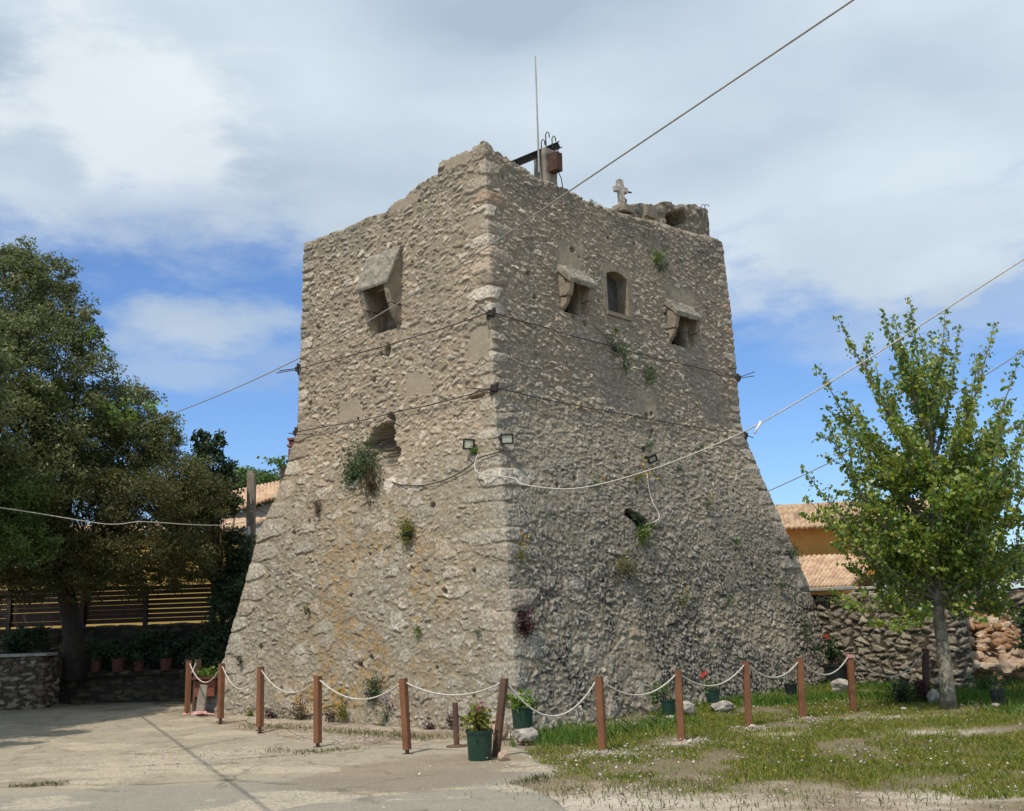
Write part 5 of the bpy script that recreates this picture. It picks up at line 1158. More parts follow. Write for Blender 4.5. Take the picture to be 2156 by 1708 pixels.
# ------------------------------------------------------------------ poplar at right
def poplar():
    b = gp(1996, 1492); r = np.random.default_rng(12); y = b[1]
    o = empty('poplar_tree', b, label='slender leafy poplar with pale trunk standing in the grass at right', cat='tree')
    tk = [at(1998, 1500, y), at(1994, 1440, y), at(1986, 1370, y), at(1977, 1300, y), at(1970, 1200, y), at(1966, 1080, y), at(1962, 960, y), at(1950, 820, y)]
    tr = [.125, .10, .092, .085, .07, .058, .04, .014]
    tpz = np.array(tk)
    prt = [tube(tk, tr, 12)]; leaves = []
    def trunk_at(z): return np.array([np.interp(z, tpz[:, 2], tpz[:, k]) for k in range(3)])
    def shoot(p0, p1, k, bow, dens, rad, lf0=0.2):
        n = 8; t = np.linspace(0, 1, n)[:, None]; q = p0 * (1 - t) + p1 * t + np.array([0, 0, -1.0]) * bow * 4 * t * (1 - t) + r.normal(0, .015, (n, 3)) * np.sin(t * 3.14)
        prt.append(tube(q, np.linspace(k, .004, n), 5, False)); ln = np.linalg.norm(p1 - p0); m_ = int(ln * dens * 1.25)
        f = r.uniform(lf0, 1.02, m_); c = np.stack([np.interp(f, t[:, 0], q[:, i]) for i in range(3)], 1); w = rad * (1.05 - .62 * f)[:, None]
        leaves.append(c + r.normal(size=(m_, 3)) * w * np.array([1, 1, .6])); return q
    tips = [(1690, 985, 0), (1720, 772, .1), (1764, 668, -.3), (1858, 655, .4), (1882, 668, -.5), (1915, 628, .1), (1990, 655, -.2), (2018, 690, .5), (2095, 682, .1), (2150, 740, -.4), (2180, 820, .3), (1812, 760, .8), (1940, 720, -.7), (2060, 760, -.8),
            (2215, 930, 0), (2230, 1060, .3), (1752, 1262, -.3), (1832, 1312, -.5), (1772, 1185, .2), (1880, 1322, -.8), (2120, 1235, -.5), (2170, 1280, .1), (2075, 1305, -.7), (1800, 1110, -.9), (2110, 1120, -1.0), (1700, 1110 - 60, -.5), (1735, 880, -.8), (2160, 900, .9), (1790, 840, 1.0), (2120, 860, -1.1), (1960, 700, .9), (1905, 740, 1.1)]
    for u, v, dy in tips:
        p1 = at(u, v, y + dy); lat = math.hypot(p1[0] - b[0], p1[1] - b[1]); z0 = min(max(p1[2] - .9 - lat * 1.15, 1.55), 4.0); p0 = trunk_at(z0); ln = np.linalg.norm(p1 - p0)
        q = shoot(p0, p1, .016 + .008 * ln, .09 * ln, 62, .085, .25)
        for _ in range(int(3 + ln * 2.2)):
            f = r.uniform(.25, .85); s = q[int(f * 7)]; dirv = nrm(p1 - p0) * .5 + V3(0, 0, .75) + r.normal(0, .33, 3); shoot(s, s + nrm(dirv) * r.uniform(.3, .75) * (1.15 - f * .5), .009, .02, 75, .075, .1)
    for _ in range(88):                                    # inner and lower boughs
        az = r.uniform(0, 6.283); L = r.uniform(.6, 2.0); z0 = r.uniform(1.45, 3.3); p0 = trunk_at(z0); rise = r.uniform(-.08, .85) * L
        if math.sin(az) < -.75 and L > 1.3: L *= .75
        p1 = p0 + V3(math.cos(az) * L, math.sin(az) * L * .9, rise); q = shoot(p0, p1, .018, -.05 * L, 60, .11, .22)
        for _ in range(5):
            f = r.uniform(.3, .9); s = q[int(f * 7)]; dirv = nrm(p1 - p0) * .8 + V3(0, 0, r.uniform(-.25, .9)) + r.normal(0, .4, 3); shoot(s, s + nrm(dirv) * r.uniform(.25, .65), .007, .02, 78, .085, .05)
    lc = np.concatenate(leaves); v, f = leafgeo(lc, .061, .82, r, up=-.25, fold=.1, jit=.5); mk('crown', v, f, M['leaf_poplar'], o)
    v, f = join(*prt); mk('trunk', v, f, M['bark_pale'], o, smooth=True)
poplar()
for i, (u, v, y, rx, rz, lab) in enumerate(((2120, 1195, 24.5, .9, .4, 'dark green bush behind the boundary wall at the right edge'), (2172, 1330, 19.4, .2, .45, 'dark creeping bush beside the grey stone pillar'), (2030, 1185, 26, .8, .35, 'low green bush behind the poplar trunk above the wall'))):
    c = at(u, v, y); tree('green_bush', V3(c[0], c[1], 0), c - V3(0, 0, rz * .5), .03, [(c, (rx, min(rx, .5), rz), 60 if rx > .5 else 30, 44, .2 if rx > .5 else .11)], 'leaf_dark', .08, .5, lab, 'bush', nl=14)

# ------------------------------------------------------------------ rope fence
POSTS = [  # top px, foot px, width, foot type, dull
    (398, 1392, 394, 1508, .085, 1, 0, 'leftmost rust-brown fence post at the end of the rope fence'),
    (417, 1390, 411, 1503, .095, 0, 1, 'duller brown post just behind the leftmost fence post'),
    (467, 1398, 464, 1523, .085, 1, 0, 'brown fence post in front of the tower left base corner'),
    (549, 1405, 547, 1542, .085, 1, 0, 'second brown fence post right of the tower left corner'),
    (669, 1425, 669, 1578, .082, 1, 0, 'brown fence post before the dark weeds at the left tower foot'),
    (849, 1430, 858, 1593, .080, 1, 0, 'brown fence post on concrete left of the short stub post'),
    (1062, 1430, 1043, 1600, .075, 0, 1, 'strongly leaning brown post beside the front green pot'),
    (1261, 1427, 1269, 1582, .085, 0, 0, 'first brown fence post standing in the grass from left'),
    (1427, 1413, 1435, 1558, .085, 0, 0, 'brown grass post in front of the small dark green pot'),
    (1570, 1393, 1577, 1530, .085, 0, 0, 'brown grass post right of the rock carrying a pot'),
    (1684, 1387, 1690, 1513, .085, 0, 0, 'brown grass post before the tower right base corner'),
    (1789, 1376, 1797, 1497, .085, 0, 0, 'brown grass post with red tape on top before the dry wall'),
    (1948, 1367, 1951, 1478, .085, 0, 2, 'dark brown end post against the dry stone wall')]
ptop = []
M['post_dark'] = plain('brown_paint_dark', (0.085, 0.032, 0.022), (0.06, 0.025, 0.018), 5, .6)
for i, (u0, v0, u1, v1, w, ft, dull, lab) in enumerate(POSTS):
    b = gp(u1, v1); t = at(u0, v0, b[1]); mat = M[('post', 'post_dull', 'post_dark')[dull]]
    ax = nrm(t - b); ang = 0.55 + .1 * i; a = V3(math.cos(ang), math.sin(ang), 0); a = nrm(a - ax * (a @ ax)); c = np.cross(ax, a)
    o = empty('fence_post', b, label=lab, cat='post', group='brown posts of the rope fence')
    z0 = 0.075 if ft else -0.05; h_ = np.linalg.norm(t - b)
    def bev(cx, wd, za, zb):
        k = wd / 2; e = .008; pol = [(-k + e, -k), (k - e, -k), (k, -k + e), (k, k - e), (k - e, k), (-k + e, k), (-k, k - e), (-k, -k + e)]
        return prism(pol, cx + ax * za, a, c, ax * (zb - za))
    v, f = join(bev(b, w, z0, h_)) if True else None
    mk('shaft', v, f, mat, o)
    v, f = bev(b, w * .97, h_ + .001, h_ + .006); mk('top_cap', v, f, M['post_dull'], o)
    if ft:
        v, f = join(bev(b, w * .5, -.03, z0 - .001), lathe(b + V3(0, 0, .018), [(.065, 0), (.065, .012)], 14)); mk('foot', v, f, M['post_dull'], o)
    ptop.append((b + ax * (h_ - .045), a, w))
b = gp(962, 1577); t = at(958, 1480, b[1]); o = empty('stub_post', b, label='short dark brown stub post on round base plate behind the front pot', cat='post')
mk('shaft', *tube([b, t], .035, 12), M['post_dull'], o); mk('base_plate', *lathe(b + V3(0, 0, .02), [(.13, 0), (.13, .015), (.05, .03)], 20), M['post_dull'], o)
p = gp(560, 0) if False else None
ROPES = [(0, 2, 430, 1437, 'rope loop hanging between the leftmost post and the tower corner post'), (2, 3, 502, 1451, 'sagging rope left of the tower left base corner'), (3, 4, 605, 1458, 'sagging rope before the lower left of the tower face'),
         (4, 5, 750, 1473, 'rope hanging across the green weed at the left tower foot'), (5, 6, 955, 1464, 'shallow rope above the short stub post'), (6, 7, 1170, 1508, 'deeply sagging rope beside the pot on the boulder'),
         (7, 8, 1340, 1464, 'first sagging rope over the grass from left'), (8, 9, 1500, 1444, 'sagging rope above the pot on the rock'), (9, 10, 1632, 1427, 'short rope before the tower right base'),
         (10, 11, 1740, 1421, 'rope hanging before the red-flowered pot'), (11, 12, 1870, 1425, 'last rope stretching to the dark post by the dry stone wall')]
def knot(pt, a, w, tow):
    d = nrm(D3((tow - pt)[:2])); return pt + d * (w / 2 + .004)
for i, j, u, v, lab in ROPES:
    (p, a, w), (q, a2, w2) = ptop[i], ptop[j]; P, Q = knot(p, a, w, q), knot(q, a2, w2, p); f = min(max((u - np.interp(0, [0], [0])) * 0 + .5, 0), 1)
    ym = (P[1] + Q[1]) / 2; low = at(u, v, ym)[2]; s = max((P[2] + Q[2]) / 2 - low, .05)
    mk('fence_rope', *tube(sag(P, Q, s, 26), .0095, 7), M['rope'], None, loc=P, smooth=True, label='white ' + lab, cat='rope', group='white ropes between the fence posts')
p = ptop[1][0]; q = at(404, 1417, p[1] - .12)
mk('rope_end', *tube([p + V3(-.02, -.05, -.01), p + V3(-.05, -.08, -.10), q], .011, 6), M['rope'], None, loc=p, label='short loose white rope end at the duller left post', cat='rope')
p = ptop[11][0]; v, f = prism([(-.05, -.03), (.05, -.03), (.05, .025), (-.05, .025)], p - V3(0, .055, 0) + V3(0, 0, .01), V3(1, 0, 0), V3(0, 0, 1), V3(0, .10, 0)); mk('red_tape_band', v, f, M['tape'], None, loc=p, label='pinkish tape wrapped round a grass post top', cat='tape')
t0 = gp(415, 1507); v, f = join(*[tube([t0 + V3(*rng.normal(0, .05, 2), .03), t0 + V3(*rng.normal(0, .09, 2), .05), t0 + V3(*rng.normal(0, .09, 2), .03)], [.03, .025, .03], 4) for _ in range(6)], tube([t0 + V3(.05, 0, .035), gp(440, 1508) + V3(0, 0, .035), gp(462, 1510) + V3(0, 0, .035)], .016, 4))
mk('barrier_tape', v, f, M['tape'], None, loc=t0, label='crumpled red and white barrier tape on the ground', cat='tape')

# ------------------------------------------------------------------ rocks
def rock(u, v, wpx, hpx, lab, seed, mat='rock', z=0.0, dy=0.0):
    g = gp(u, v + hpx / 2 - 2, z); g[1] += dy; k = g[1] / F; r_ = np.array([wpx / 2 * k, wpx / 2.3 * k, hpx / 2 * k * 1.1])
    v_, f_ = rock_geo(g + V3(0, r_[1] * .6, r_[2] * .85), r_, seed, 1.0, 4, .2); mk('boulder' if wpx > 40 else 'rock', v_, f_, M[mat], None, loc=g, smooth=True, label=lab, cat='rock'); return g, r_
BA = rock(1106, 1553, 54, 34, 'whitish boulder under a green pot at the tower corner', 1)
rock(1061, 1597, 26, 26, 'small pinkish rock wedged at the leaning post foot', 2, 'rock_pink')
rock(1447, 1494, 34, 32, 'grey rock half behind the post near the dark pot', 3)
BD = rock(1520, 1491, 52, 24, 'long pale rock under the pot with a red flower', 4)
rock(1774, 1448, 44, 26, 'pale rock in front of the red-flowered pot', 5)
rock(1968, 1470, 26, 28, 'grey stone between dark end post and poplar trunk', 6)
rock(1050, 1540, 44, 40, 'pinkish-white stone leaning on the tower corner behind the leaning post', 7, 'rock_pink')
rock(1022, 1560, 16, 14, 'small stone by the tower corner left of the leaning post', 8)
for i, (u, v, w_, h_) in enumerate(((1340, 1528, 14, 7), (1262, 1588, 10, 6), (1452, 1564, 12, 6), (1586, 1532, 14, 7), (1703, 1515, 12, 5), (2100, 1488, 20, 9), (1905, 1495, 16, 5), (1000, 1545, 12, 10), (1410, 1513, 22, 9))):
    rock(u, v, w_, h_, ['small stone in the grass by the tower foot', 'pebbly stone at the first grass post foot', 'pale stone at the second grass post foot', 'pale stone at the third grass post foot', 'pale stone at the fourth grass post foot', 'small stone under the black pot at right', 'flat pale stone in the grass left of the poplar', 'small stone lying against tower base behind the stub post', 'flat stone under the small dark green pot'][i], 20 + i)

# ------------------------------------------------------------------ potted plants
def pot(base, w, h, mat, lab, plant, leaf, n, size, spread, flowers=None, aspect=.75, name='potted_plant', cat='potted plant', fl_n=8, group=None):
    o = empty(name, base, label=lab, cat=cat, group=group); b = np.asarray(base, float)
    v, f = lathe(b, [(w * .43, .0), (w * .44, .02), (w * .49, h * .9), (w * .53, h * .9), (w * .53, h), (w * .48, h), (w * .46, h * .9)], 26); mk('pot', v, f, M[mat], o, smooth=False)
    v, f = lathe(b, [(w * .45, h * .86), (w * .44, h * .91)], 20); mk('soil', v, f, M['soil'], o)
    sx, sy, sz, ox, oz = spread; top = b + V3(ox, 0, h + oz)
    cs = top + rng.normal(size=(max(n // 9, 4), 3)) * np.array([sx, sy, sz]) * .6
    lc = (cs[:, None] + rng.normal(size=(len(cs), 9, 3)) * .045).reshape(-1, 3); lc[:, 2] = np.maximum(lc[:, 2], b[2] + h * .8)
    v, f = leafgeo(lc, size, aspect, up=.2); fo = mk('foliage', v, f, M[leaf], o)
    st = [tube([b + V3(*(rng.normal(0, w * .15, 2)), h * .88), (b + V3(0, 0, h) + c) / 2 + V3(0, 0, .02), c], .006, 4, False) for c in cs[:24]]; mk('stems', *join(*st), M['twig'], o)
    if flowers:
        c = top + V3(*flowers[1]); lc = c + rng.normal(size=(fl_n, 3)) * .025; v, f = leafgeo(lc, .05, .9); mk('flowers', v, f, M[flowers[0]], o)
    return o
g = gp(1010, 1610); k = g[1] / F
pot(g + V3(0, .14, 0.02), 54 * k, 61 * k, 'pot_green', 'large dark green pot with yellowish geranium beside the leaning post', 0, 'leaf_yellow', 330, .055, (.14, .12, .085, -.02, .12), ('fl_pink', (.05, -.1, .10)))
c = BA[0] + V3(0.0, BA[1][1] * .75, 0); zt = gp(1102, 1538)[2]; pb = at(1101, 1541, c[1]); 
pot(V3(pb[0], c[1] + .04, max(BA[1][2] * 1.62, pb[2])), 45 * c[1] / F, 44 * c[1] / F, 'pot_green', 'dark green pot of broad leaves sitting on the white boulder', 0, 'leaf_bright', 150, .075, (.15, .12, .05, -.02, .05))
g = gp(1411, 1513); pot(g + V3(0, .12, .04), 30 * g[1] / F, 30 * g[1] / F, 'pot_green', 'small dark green pot half hidden behind a grass post', 0, 'leaf_mid', 110, .06, (.11, .1, .10, -.10, .10))
c = BD[0] + V3(0, BD[1][1] * .7, 0); pb = at(1503, 1479, c[1]); pot(V3(pb[0], c[1] + .05, max(pb[2], BD[1][2] * 1.5)), 29 * c[1] / F, 25 * c[1] / F, 'pot_green', 'dark green pot with a single red flower on the long rock', 0, 'leaf_mid', 36, .05, (.07, .07, .04, -.05, .04), ('fl_red', (-.08, -.03, .16)), fl_n=10)
g = gp(1674, 1468); pot(g + V3(0, .25, 0.02), 26 * g[1] / F, 22 * g[1] / F, 'pot_black', 'dark low pot mostly behind the post at tower right base', 0, 'leaf_dark', 24, .05, (.05, .05, .03, 0, .0))
g = gp(1768, 1442); pot(g + V3(0, .1, .02), 52 * g[1] / F, 38 * g[1] / F, 'pot_black', 'blackish pot of leafy plant with red flowers against the dry wall', 0, 'leaf_dark', 330, .07, (.17, .13, .19, -.06, .22), ('fl_red', (-.12, -.15, .30)), fl_n=9)
g = gp(2109, 1489); pot(g + V3(0, .1, .02), 28 * g[1] / F, 31 * g[1] / F, 'pot_black', 'small black pot with a dark sprig at the right edge', 0, 'leaf_dark', 60, .05, (.05, .05, .09, 0, .10))
for i, (u, v, w_, h_) in enumerate(((160, 1402, 24, 20), (200, 1418, 22, 24), (248, 1418, 26, 26), (292, 1420, 20, 20), (349, 1416, 24, 24), (398, 1414, 22, 22), (440, 1412, 22, 20), (135, 1424, 20, 22))):
    y = 22.55 - (u - 200) * .0013; p = at(u, v + h_ / 2, y); p[2] = .64
    pot(p, w_ * y / F, h_ * y / F, 'terracotta', 'small red terracotta pot on the shaded ledge, %s' % ['beneath the evergreen trunk', 'second from the trunk side', 'largest of the row', 'smallest of the row', 'middle right of the row', 'sixth along towards the tower', 'nearest to the tower', 'lowest at the left end'][i], 0, 'leaf_dark', 60, .06, (.09, .08, .09, 0, .08), group='red pots on the shaded ledge')
# brick planter box and leaning slab at the tower left base
o = empty('brick_planter', V3(-5.95, 19.55, 0), label='brick and slab planter box with bright green plant at tower left base', cat='planter')
c = at(432, 1440, 19.6); 
mk('top_slab', *rough(*cbox(at(432, 1428, 19.55), V3(.42, .05, 0), V3(-.05, .4, 0), V3(0, 0, .035)), .004), M['terracotta'], o)
mk('brick_body', *rough(*cbox(at(434, 1449, 19.6), V3(.34, .04, 0), V3(-.04, .36, 0), V3(0, 0, .28)), .006), M['brick'], o)
mk('leaning_slab', *rough(*prism([(-.10, 0), (.06, 0), (.10, .5), (-.04, .52)], gp(418, 1508) + V3(0, .1, 0), V3(1, 0, 0), V3(0, .12, 1), V3(0, .06, 0)), .012), M['gardenstone'] if 'gardenstone' in M else M['concrete_post'], o)
lc = at(436, 1416, 19.5) + rng.normal(size=(170, 3)) * np.array([.11, .09, .035]); v, f = leafgeo(lc, .05, .7); mk('foliage', v, f, M['leaf_bright'], o)

# ------------------------------------------------------------------ plants rooted in the tower wall
def tuft(side, u, v, wpx, hpx, leaf, lab, n=None, size=.05, aspect=.4, flowers=None, trail=0.0, up=.4, cat='wall plant', name='wall_plant', dry=None):
    c = wp(side, u, v, .03); k = c[1] / F; t = D3(dl) if side == 'L' else D3(dr); nn = NLf if side == 'L' else NRf
    w2, h2 = wpx * k / 2, hpx * k / 2; n = n or int(60 + wpx * hpx * .14)
    m = max(n // 12, 4); a, b_, d_ = rng.normal(size=m) * .52, rng.normal(size=m) * .52, np.abs(rng.normal(size=m)) * .5
    cc = c + np.outer(a * w2, t) + np.outer(b_ * h2, (0, 0, 1)) + np.outer(.02 + d_ * min(w2, h2, .14), nn)
    lc = (cc[:, None] + rng.normal(size=(m, 12, 3)) * min(w2, h2) * .29).reshape(-1, 3)
    vv, ff = leafgeo(lc, size, aspect, up=up); root = c - V3(0, 0, h2 * .5); vv, ff = stalked(vv, ff, root, cc)
    o = mk(name, vv, ff, M[leaf], None, loc=root, label=lab, cat=cat)
    if flowers:
        fm, fn, du, dv, sp = flowers; fc0 = wp(side, u + du, v + dv, .10) + np.outer(rng.normal(size=fn) * sp, t) + np.outer(rng.normal(size=fn) * sp * .8, (0, 0, 1)); fc = np.repeat(fc0, 3, 0) + rng.normal(size=(fn * 3, 3)) * .006
        vv, ff = leafgeo(fc, .032, .9); mk('flowers', vv, ff, M[fm], o)
    return o
tuft('L', 772, 978, 84, 84, 'leaf_herb', 'big grey-green bush with purple flowers under the hole in left face', 1500, .06, .28, ('fl_purple', 22, 0, -10, .18), name='wall_bush', cat='bush')
tuft('L', 750, 1000, 50, 50, 'leaf_dark', 'darker lower leaves below the big purple-flowered wall bush', 420, .05, .4)
tuft('L', 790, 1020, 46, 90, 'leaf_dry', 'brown dead growth hanging beneath the big wall bush', 620, .06, .25, up=-.4)
tuft('L', 676, 1068, 28, 70, 'leaf_dry', 'thin brown dry tuft left of the big wall bush', 230, .05, .25)
tuft('L', 869, 1116, 40, 46, 'leaf_yellow', 'bushy olive-green tuft in the middle of the left face', 420, .045, .45)
tuft('L', 867, 1128, 30, 28, 'leaf_dark', 'dark underside growth of the olive tuft on left face', 150, .045, .45)
tuft('L', 885, 1326, 18, 24, 'leaf_bright', 'small green tuft with yellow flowers low on the left face', 90, .04, .35, ('fl_yellow', 5, 3, -20, .06))
tuft('L', 1011, 1332, 14, 14, 'leaf_herb', 'tiny green weed near the lower tower corner', 50, .035)
tuft('L', 655, 1284, 18, 24, 'leaf_dark', 'small dark weed beside the orange lichen', 80, .04)
tuft('L', 512, 1388, 14, 26, 'leaf_dark', 'small dark weed near the left base quoins', 70, .045)
tuft('L', 1003, 950, 22, 22, 'leaf_bright', 'small green weed just under the tilted corner floodlight', 120, .04, .4)
tuft('R', 1097, 1312, 42, 52, 'leaf_purple', 'dark red-purple tuft on the lower right face near the corner', 380, .045, .5)
tuft('R', 1090, 1168, 18, 30, 'leaf_yellow', 'yellow-flowered tuft high beside the lower corner quoins', 120, .04, .35, ('fl_yellow', 12, 4, -26, .07))
tuft('R', 1378, 545, 34, 26, 'leaf_bright', 'bright green fern high on the right face near the top', 220, .05, .35)
tuft('R', 1386, 566, 26, 26, 'leaf_dark', 'dark drooping weed under the bright green fern', 110, .05, .35, up=-.4)
tuft('R', 1290, 733, 34, 36, 'leaf_dark', 'dark green weed below the arched window by the upper cable', 240, .05, .35)
tuft('R', 1309, 760, 22, 60, 'leaf_herb', 'trailing green weed hanging below the upper cable', 220, .05, .3, up=-.5)
tuft('R', 1293, 700, 14, 16, 'leaf_bright', 'tiny bright weed under the arched window sill', 50, .04)
tuft('R', 1361, 790, 34, 50, 'leaf_herb', 'leafy green weed alone under the upper cable to the right', 250, .05, .35)
tuft('R', 1358, 934, 22, 40, 'leaf_herb', 'greyish weed just above the lone floodlight', 130, .045, .25)
tuft('R', 1335, 1005, 40, 24, 'leaf_yellow', 'yellow-flowered weed below the lone floodlight', 150, .04, .35, ('fl_yellow', 16, 14, -8, .13))
tuft('R', 1245, 1014, 16, 16, 'leaf_bright', 'small green weed on the whitish rope line', 50, .04, .35, ('fl_yellow', 7, 12, -14, .1))
tuft('R', 1332, 1088, 26, 28, 'leaf_dark', 'dark weed growing inside the hole of the right face', 130, .045, .5)
tuft('R', 1350, 1126, 40, 36, 'leaf_bright', 'bright green weed spilling under the hole of right face', 300, .05, .4)
tuft('R', 1305, 1192, 84, 44, 'leaf_straw', 'wide straw-coloured grassy tuft in the middle right face', 420, .09, .12)
tuft('R', 1485, 1066, 22, 30, 'leaf_herb', 'green weed with yellow flowers right of the wall hole', 110, .04, .35, ('fl_yellow', 5, 6, -18, .06))
tuft('R', 1430, 1266, 26, 26, 'leaf_yellow', 'small olive weed low on the right face', 100, .04, .35, ('fl_yellow', 5, 6, -20, .09))
tuft('R', 1545, 1140, 18, 26, 'leaf_herb', 'thin weed on the right face below the rope line', 70, .045)
tuft('R', 1660, 1165, 34, 40, 'leaf_dark', 'dark weed bulging near the sloping right edge', 220, .05, .35)
tuft('R', 1640, 1230, 20, 30, 'leaf_herb', 'pale weed beneath the dark one near right edge', 90, .045)
tuft('R', 1465, 945, 20, 22, 'leaf_herb', 'small green weed near lower cable right end', 70, .04)
tuft('R', 1422, 990, 22, 24, 'leaf_dark', 'dark weed just right of the lone floodlight', 80, .04)
tuft('R', 1530, 1262, 18, 24, 'leaf_herb', 'grey weed at mid-height toward the right base', 60, .04)
tuft('R', 1690, 1330, 20, 60, 'leaf_herb', 'tall thin weed by the dry wall junction', 120, .045)
tuft('L', 795, 1452, 32, 56, 'leaf_dark', 'tall green weed at tower foot behind the sagging rope', 330, .06, .3, ('fl_purple', 6, -12, 12, .08))
tuft('L', 820, 1500, 30, 56, 'leaf_herb', 'lavender with purple flowers at the tower foot', 230, .05, .2, ('fl_purple', 16, 6, -26, .1))
tuft('L', 728, 1498, 36, 46, 'leaf_yellow', 'yellowish weed at tower foot left of the lavender', 240, .045, .4)
tuft('L', 705, 1508, 26, 32, 'leaf_purple', 'dark reddish weed beside the yellowish one at tower foot', 130, .045, .4)
tuft('L', 640, 1502, 50, 50, 'leaf_dry', 'brownish dry weed clump behind a fence post at tower foot', 330, .045, .4)
tuft('L', 580, 1506, 34, 36, 'leaf_purple', 'purple-leaved weed at the left tower foot', 200, .045, .45, ('fl_purple', 6, -6, -10, .06))
tuft('L', 597, 1512, 22, 28, 'leaf_dark', 'green weed touching the purple one at left tower foot', 110, .04, .4)
tuft('L', 912, 1536, 26, 30, 'leaf_purple', 'small dark red weed at tower foot left of stub post', 160, .045, .45)
tuft('L', 960, 1515, 30, 22, 'leaf_purple', 'dark red sprigs behind the stub post at tower foot', 110, .04, .4)
tuft('L', 530, 1500, 40, 22, 'leaf_yellow', 'low yellowish weed at the left corner foot', 120, .04, .4)
tuft('R', 1290, 1000 - 40, 14, 14, 'leaf_herb', 'tiny weed left of the lone floodlight', 36, .035)
tuft('R', 1240, 428, 30, 12, 'leaf_straw', 'wispy dry grass on the parapet top right of pillar', 60, .06, .12)

# ------------------------------------------------------------------ grass, daisies, ground weeds
def grass():
    r = np.random.default_rng(3)
    def pts(n, x0, x1, y0, y1, dens, power=1.0):
        x = r.uniform(x0, x1, n); y = y0 + (y1 - y0) * r.uniform(0, 1, n) ** power
        ins = inpoly(x, y, GRASS); d = dseg(x, y, GRASS); sd = np.where(ins, d, -d) + 1.7 * (fbm(x * 1.3, y * 1.3, 5, 5) - .5)
        n1 = fbm(x * 1.1, y * .9, 23, 4); n2 = fbm(x * 4, y * 4, 33, 3)
        p = sst(sd, -.35, .9) * (1 - .93 * sst(n1, .53, .68)) * (.2 + .8 * sst(n2, .30, .55))
        for u, v, a, b in ((1269, 1585, .42, .35), (1445, 1562, .3, .25), (1590, 1535, .3, .25), (1700, 1516, .25, .2), (1640, 1545, .5, .3), (1850, 1510, .9, .3), (1950, 1540, .7, .3)):
            q = gp(u, v); p = p * (1 - .9 * np.exp(-((x - q[0]) / a) ** 2 - ((y - q[1]) / b) ** 2))
        k = (r.uniform(0, 1, n) < p * dens); 
        # keep off the tower footprint
        X = np.stack([x, y], 1) - TN; k &= ~((X @ dl > -.02) & (X @ dr > -.02))
        return np.stack([x[k], y[k], np.full(k.sum(), -.01)], 1)
    b = pts(520000, 0.0, 13, 9, 24, 1.0, 1.25)
    v, f = blades(b, .045, .009, r, .7); mk('grass', v, f, M['grass'], kind='stuff', label='short patchy green grass')
    b = pts(60000, 0.0, 13, 12.5, 24, .8)
    near = np.array([fbm(b[:, 0] * .9, b[:, 1] * .9, 77, 3)])[0]; wl = np.abs((b[:, :2] - TN) @ -dl)           # lusher along the wall foot and to the right
    k = (r.uniform(0, 1, len(b)) < sst(-wl, -.7, -.1)) | ((b[:, 0] > 6.3) & (b[:, 1] > 14.8) & (near > .42)); b = b[k]
    b2 = []
    for u, v, s, n in ((1760, 1470, .35, 500), (1650, 1480, .4, 500), (1590, 1485, .3, 300), (1300, 1540, .4, 400), (1200, 1552, .35, 400), (1400, 1525, .3, 300), (2050, 1470, .7, 1800), (2120, 1440, .8, 1800), (1900, 1470, .4, 500), (1865, 1450, .3, 400), (1180, 1565, .3, 300), (2060, 1415, .5, 900)):
        q = gp(u, v); b2.append(np.stack([q[0] + r.normal(0, s, n), q[1] + r.normal(0, s * .6, n), np.full(n, -.01)], 1))
    b = np.concatenate([b] + b2); X = b[:, :2] - TN; b = b[~((X @ dl > -.02) & (X @ dr > -.02))]
    v, f = blades(b, .13, .012, r, .5); mk('tall_grass', v, f, M['grass_lush'], kind='stuff', label='lush taller grass along the wall foot')
    # daisies
    b = pts(9000, 0.3, 12, 9, 19, 1.0); n1 = fbm(b[:, 0] * 1.5, b[:, 1] * 1.5, 91, 3); b = b[r.uniform(0, 1, len(b)) < .36 * sst(n1, .40, .62)]
    q = gp(1290, 1615); e = np.stack([q[0] + r.normal(0, .75, 190), q[1] + r.normal(0, .32, 190), np.zeros(190)], 1); b = np.concatenate([b, e])
    c = b + np.stack([np.zeros(len(b)), np.zeros(len(b)), r.uniform(.05, .08, len(b))], 1)
    n = len(c); t = np.linspace(0, 6.283, 7)[:-1]; rad = r.uniform(.007, .013, n)
    tl = r.normal(0, .35, (n, 2)) + np.array([0, -.3])
    V_ = np.stack([c + np.stack([np.cos(a) * rad, np.sin(a) * rad, (np.cos(a) * tl[:, 0] + np.sin(a) * tl[:, 1]) * rad], 1) for a in t], 1).reshape(-1, 3)
    mk('daisies', V_, np.arange(6 * n).reshape(n, 6), M['fl_white'], kind='stuff', label='tiny white daisies scattered in the grass')
    b = pts(1500, 0.3, 12, 9, 19, .35); c = b + np.array([0, 0, .06]); vv, ff = leafgeo(np.repeat(c, 3, 0) + r.normal(size=(len(c) * 3, 3)) * .006, .015, .9, r); mk('yellow_flowers', vv, ff, M['fl_yellow'], kind='stuff', label='tiny yellow flowers in the grass')
    # thin weeds and moss on the concrete and along the tower foot
    bb = []
    for u0, v0, u1, v1, n, s in ((520, 1530, 1000, 1560, 900, .12), (640, 1592, 760, 1580, 300, .1), (560, 1585, 660, 1590, 150, .08), (20, 1664, 130, 1655, 260, .05), (1090, 1655, 1150, 1640, 200, .06), (1100, 1670, 1500, 1660, 500, .3), (1300, 1700, 2000, 1690, 500, .4), (260, 1490, 380, 1480, 300, .2), (700, 1545, 900, 1560, 300, .1)):
        f_ = r.uniform(0, 1, n); p0, p1 = gp(u0, v0), gp(u1, v1); bb.append(p0 * (1 - f_[:, None]) + p1 * f_[:, None] + np.stack([r.normal(0, s, n), r.normal(0, s, n), np.full(n, .01)], 1))
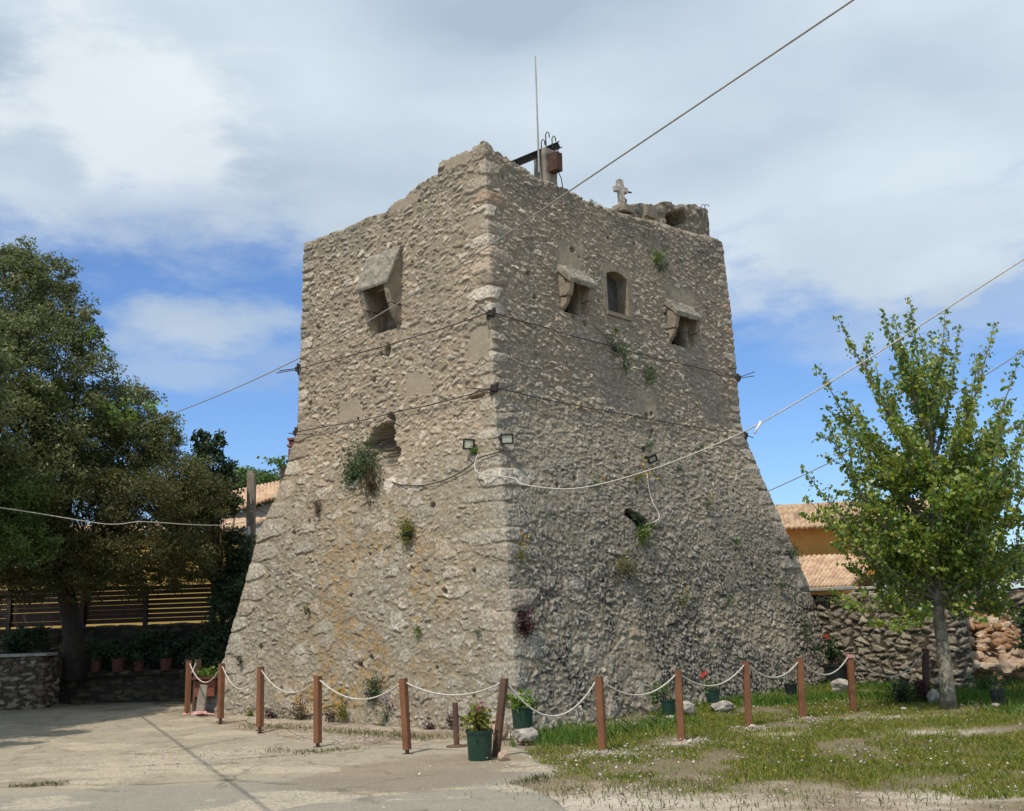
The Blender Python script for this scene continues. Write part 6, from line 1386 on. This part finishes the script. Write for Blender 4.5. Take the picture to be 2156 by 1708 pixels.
    b = np.concatenate(bb); X = b[:, :2] - TN; b = b[~((X @ dl > -.02) & (X @ dr > -.02))]
    v, f = blades(b, .05, .010, r, .7); mk('paving_weeds', v, f, M['leaf_straw'], kind='stuff', label='sparse low weeds in the paving cracks')
    # loose gravel
    n = 5200; x = r.uniform(-6, 7, n); y = r.uniform(8.2, 18, n)
    pr = sst(fbm(x * 1.3, y * 1.3, 17, 3), .45, .6) * np.where(x > .6, .8, .35); k = r.uniform(0, 1, n) < pr; x, y = x[k], y[k]; X = np.stack([x, y], 1) - TN; k = ~((X @ dl > -.05) & (X @ dr > -.05)); x, y = x[k], y[k]; n = len(x)
    ex = []
    for u, v, s, m_ in ((1275, 1590, .22, 120), (1450, 1562, .18, 80), (1595, 1535, .18, 80), (1702, 1516, .15, 60), (450, 1595, .6, 260), (350, 1605, .7, 260), (760, 1560, .5, 240)):
        q = gp(u, v); ex.append(np.stack([q[0] + r.normal(0, s, m_), q[1] + r.normal(0, s * .7, m_)], 1))
    xy = np.concatenate([np.stack([x, y], 1)] + ex); n = len(xy); s = r.uniform(.005, .02, n) * r.uniform(.6, 1.3, n)
    o8 = np.array([[1, 0, 0], [0, 1, 0], [-1, 0, 0], [0, -1, 0], [0, 0, .8], [0, 0, -.4]], float); V_ = np.concatenate([xy, np.full((n, 1), .022)], 1)[:, None] + o8[None] * (1 + r.uniform(-.3, .3, (n, 6, 1))) * s[:, None, None]
    tri = np.array([[0, 1, 4], [1, 2, 4], [2, 3, 4], [3, 0, 4], [1, 0, 5], [2, 1, 5], [3, 2, 5], [0, 3, 5]]); ff = (np.arange(n)[:, None, None] * 6 + tri[None]).reshape(-1, 3)
    mk('gravel', V_.reshape(-1, 3), ff, M['rock'], kind='stuff', label='loose pale gravel on the yard')
grass()
for u, v, w_, h_, leaf, lab in ((1905, 1458, 60, 50, 'leaf_dark', 'dark bushy weed at the foot of the dry stone wall'), (1945, 1455, 30, 50, 'leaf_purple', 'purplish weed beside the dark end post'), (1440, 1487, 24, 24, 'leaf_mid', 'green weed between the pot rocks'), (2085, 1440, 70, 40, 'leaf_mid', 'leafy green weed patch behind the black pot')):
    g = gp(u, v + h_ / 2); k = g[1] / F; lc = g + V3(0, .1, h_ * k / 2) + rng.normal(size=(int(w_ * h_ * .14), 3)) * np.array([w_ * k / 4.2, .12, h_ * k / 4.5]); lc[:, 2] = np.maximum(lc[:, 2], .01)
    vv, ff = leafgeo(lc, .06, .4, up=.5); vv, ff = stalked(vv, ff, g + V3(0, .1, 0), lc[::4]); mk('ground_weed', vv, ff, M[leaf], None, loc=g, label=lab, cat='weed')
S.cycles.max_bounces = 6; S.cycles.diffuse_bounces = 3; S.cycles.transparent_max_bounces = 8
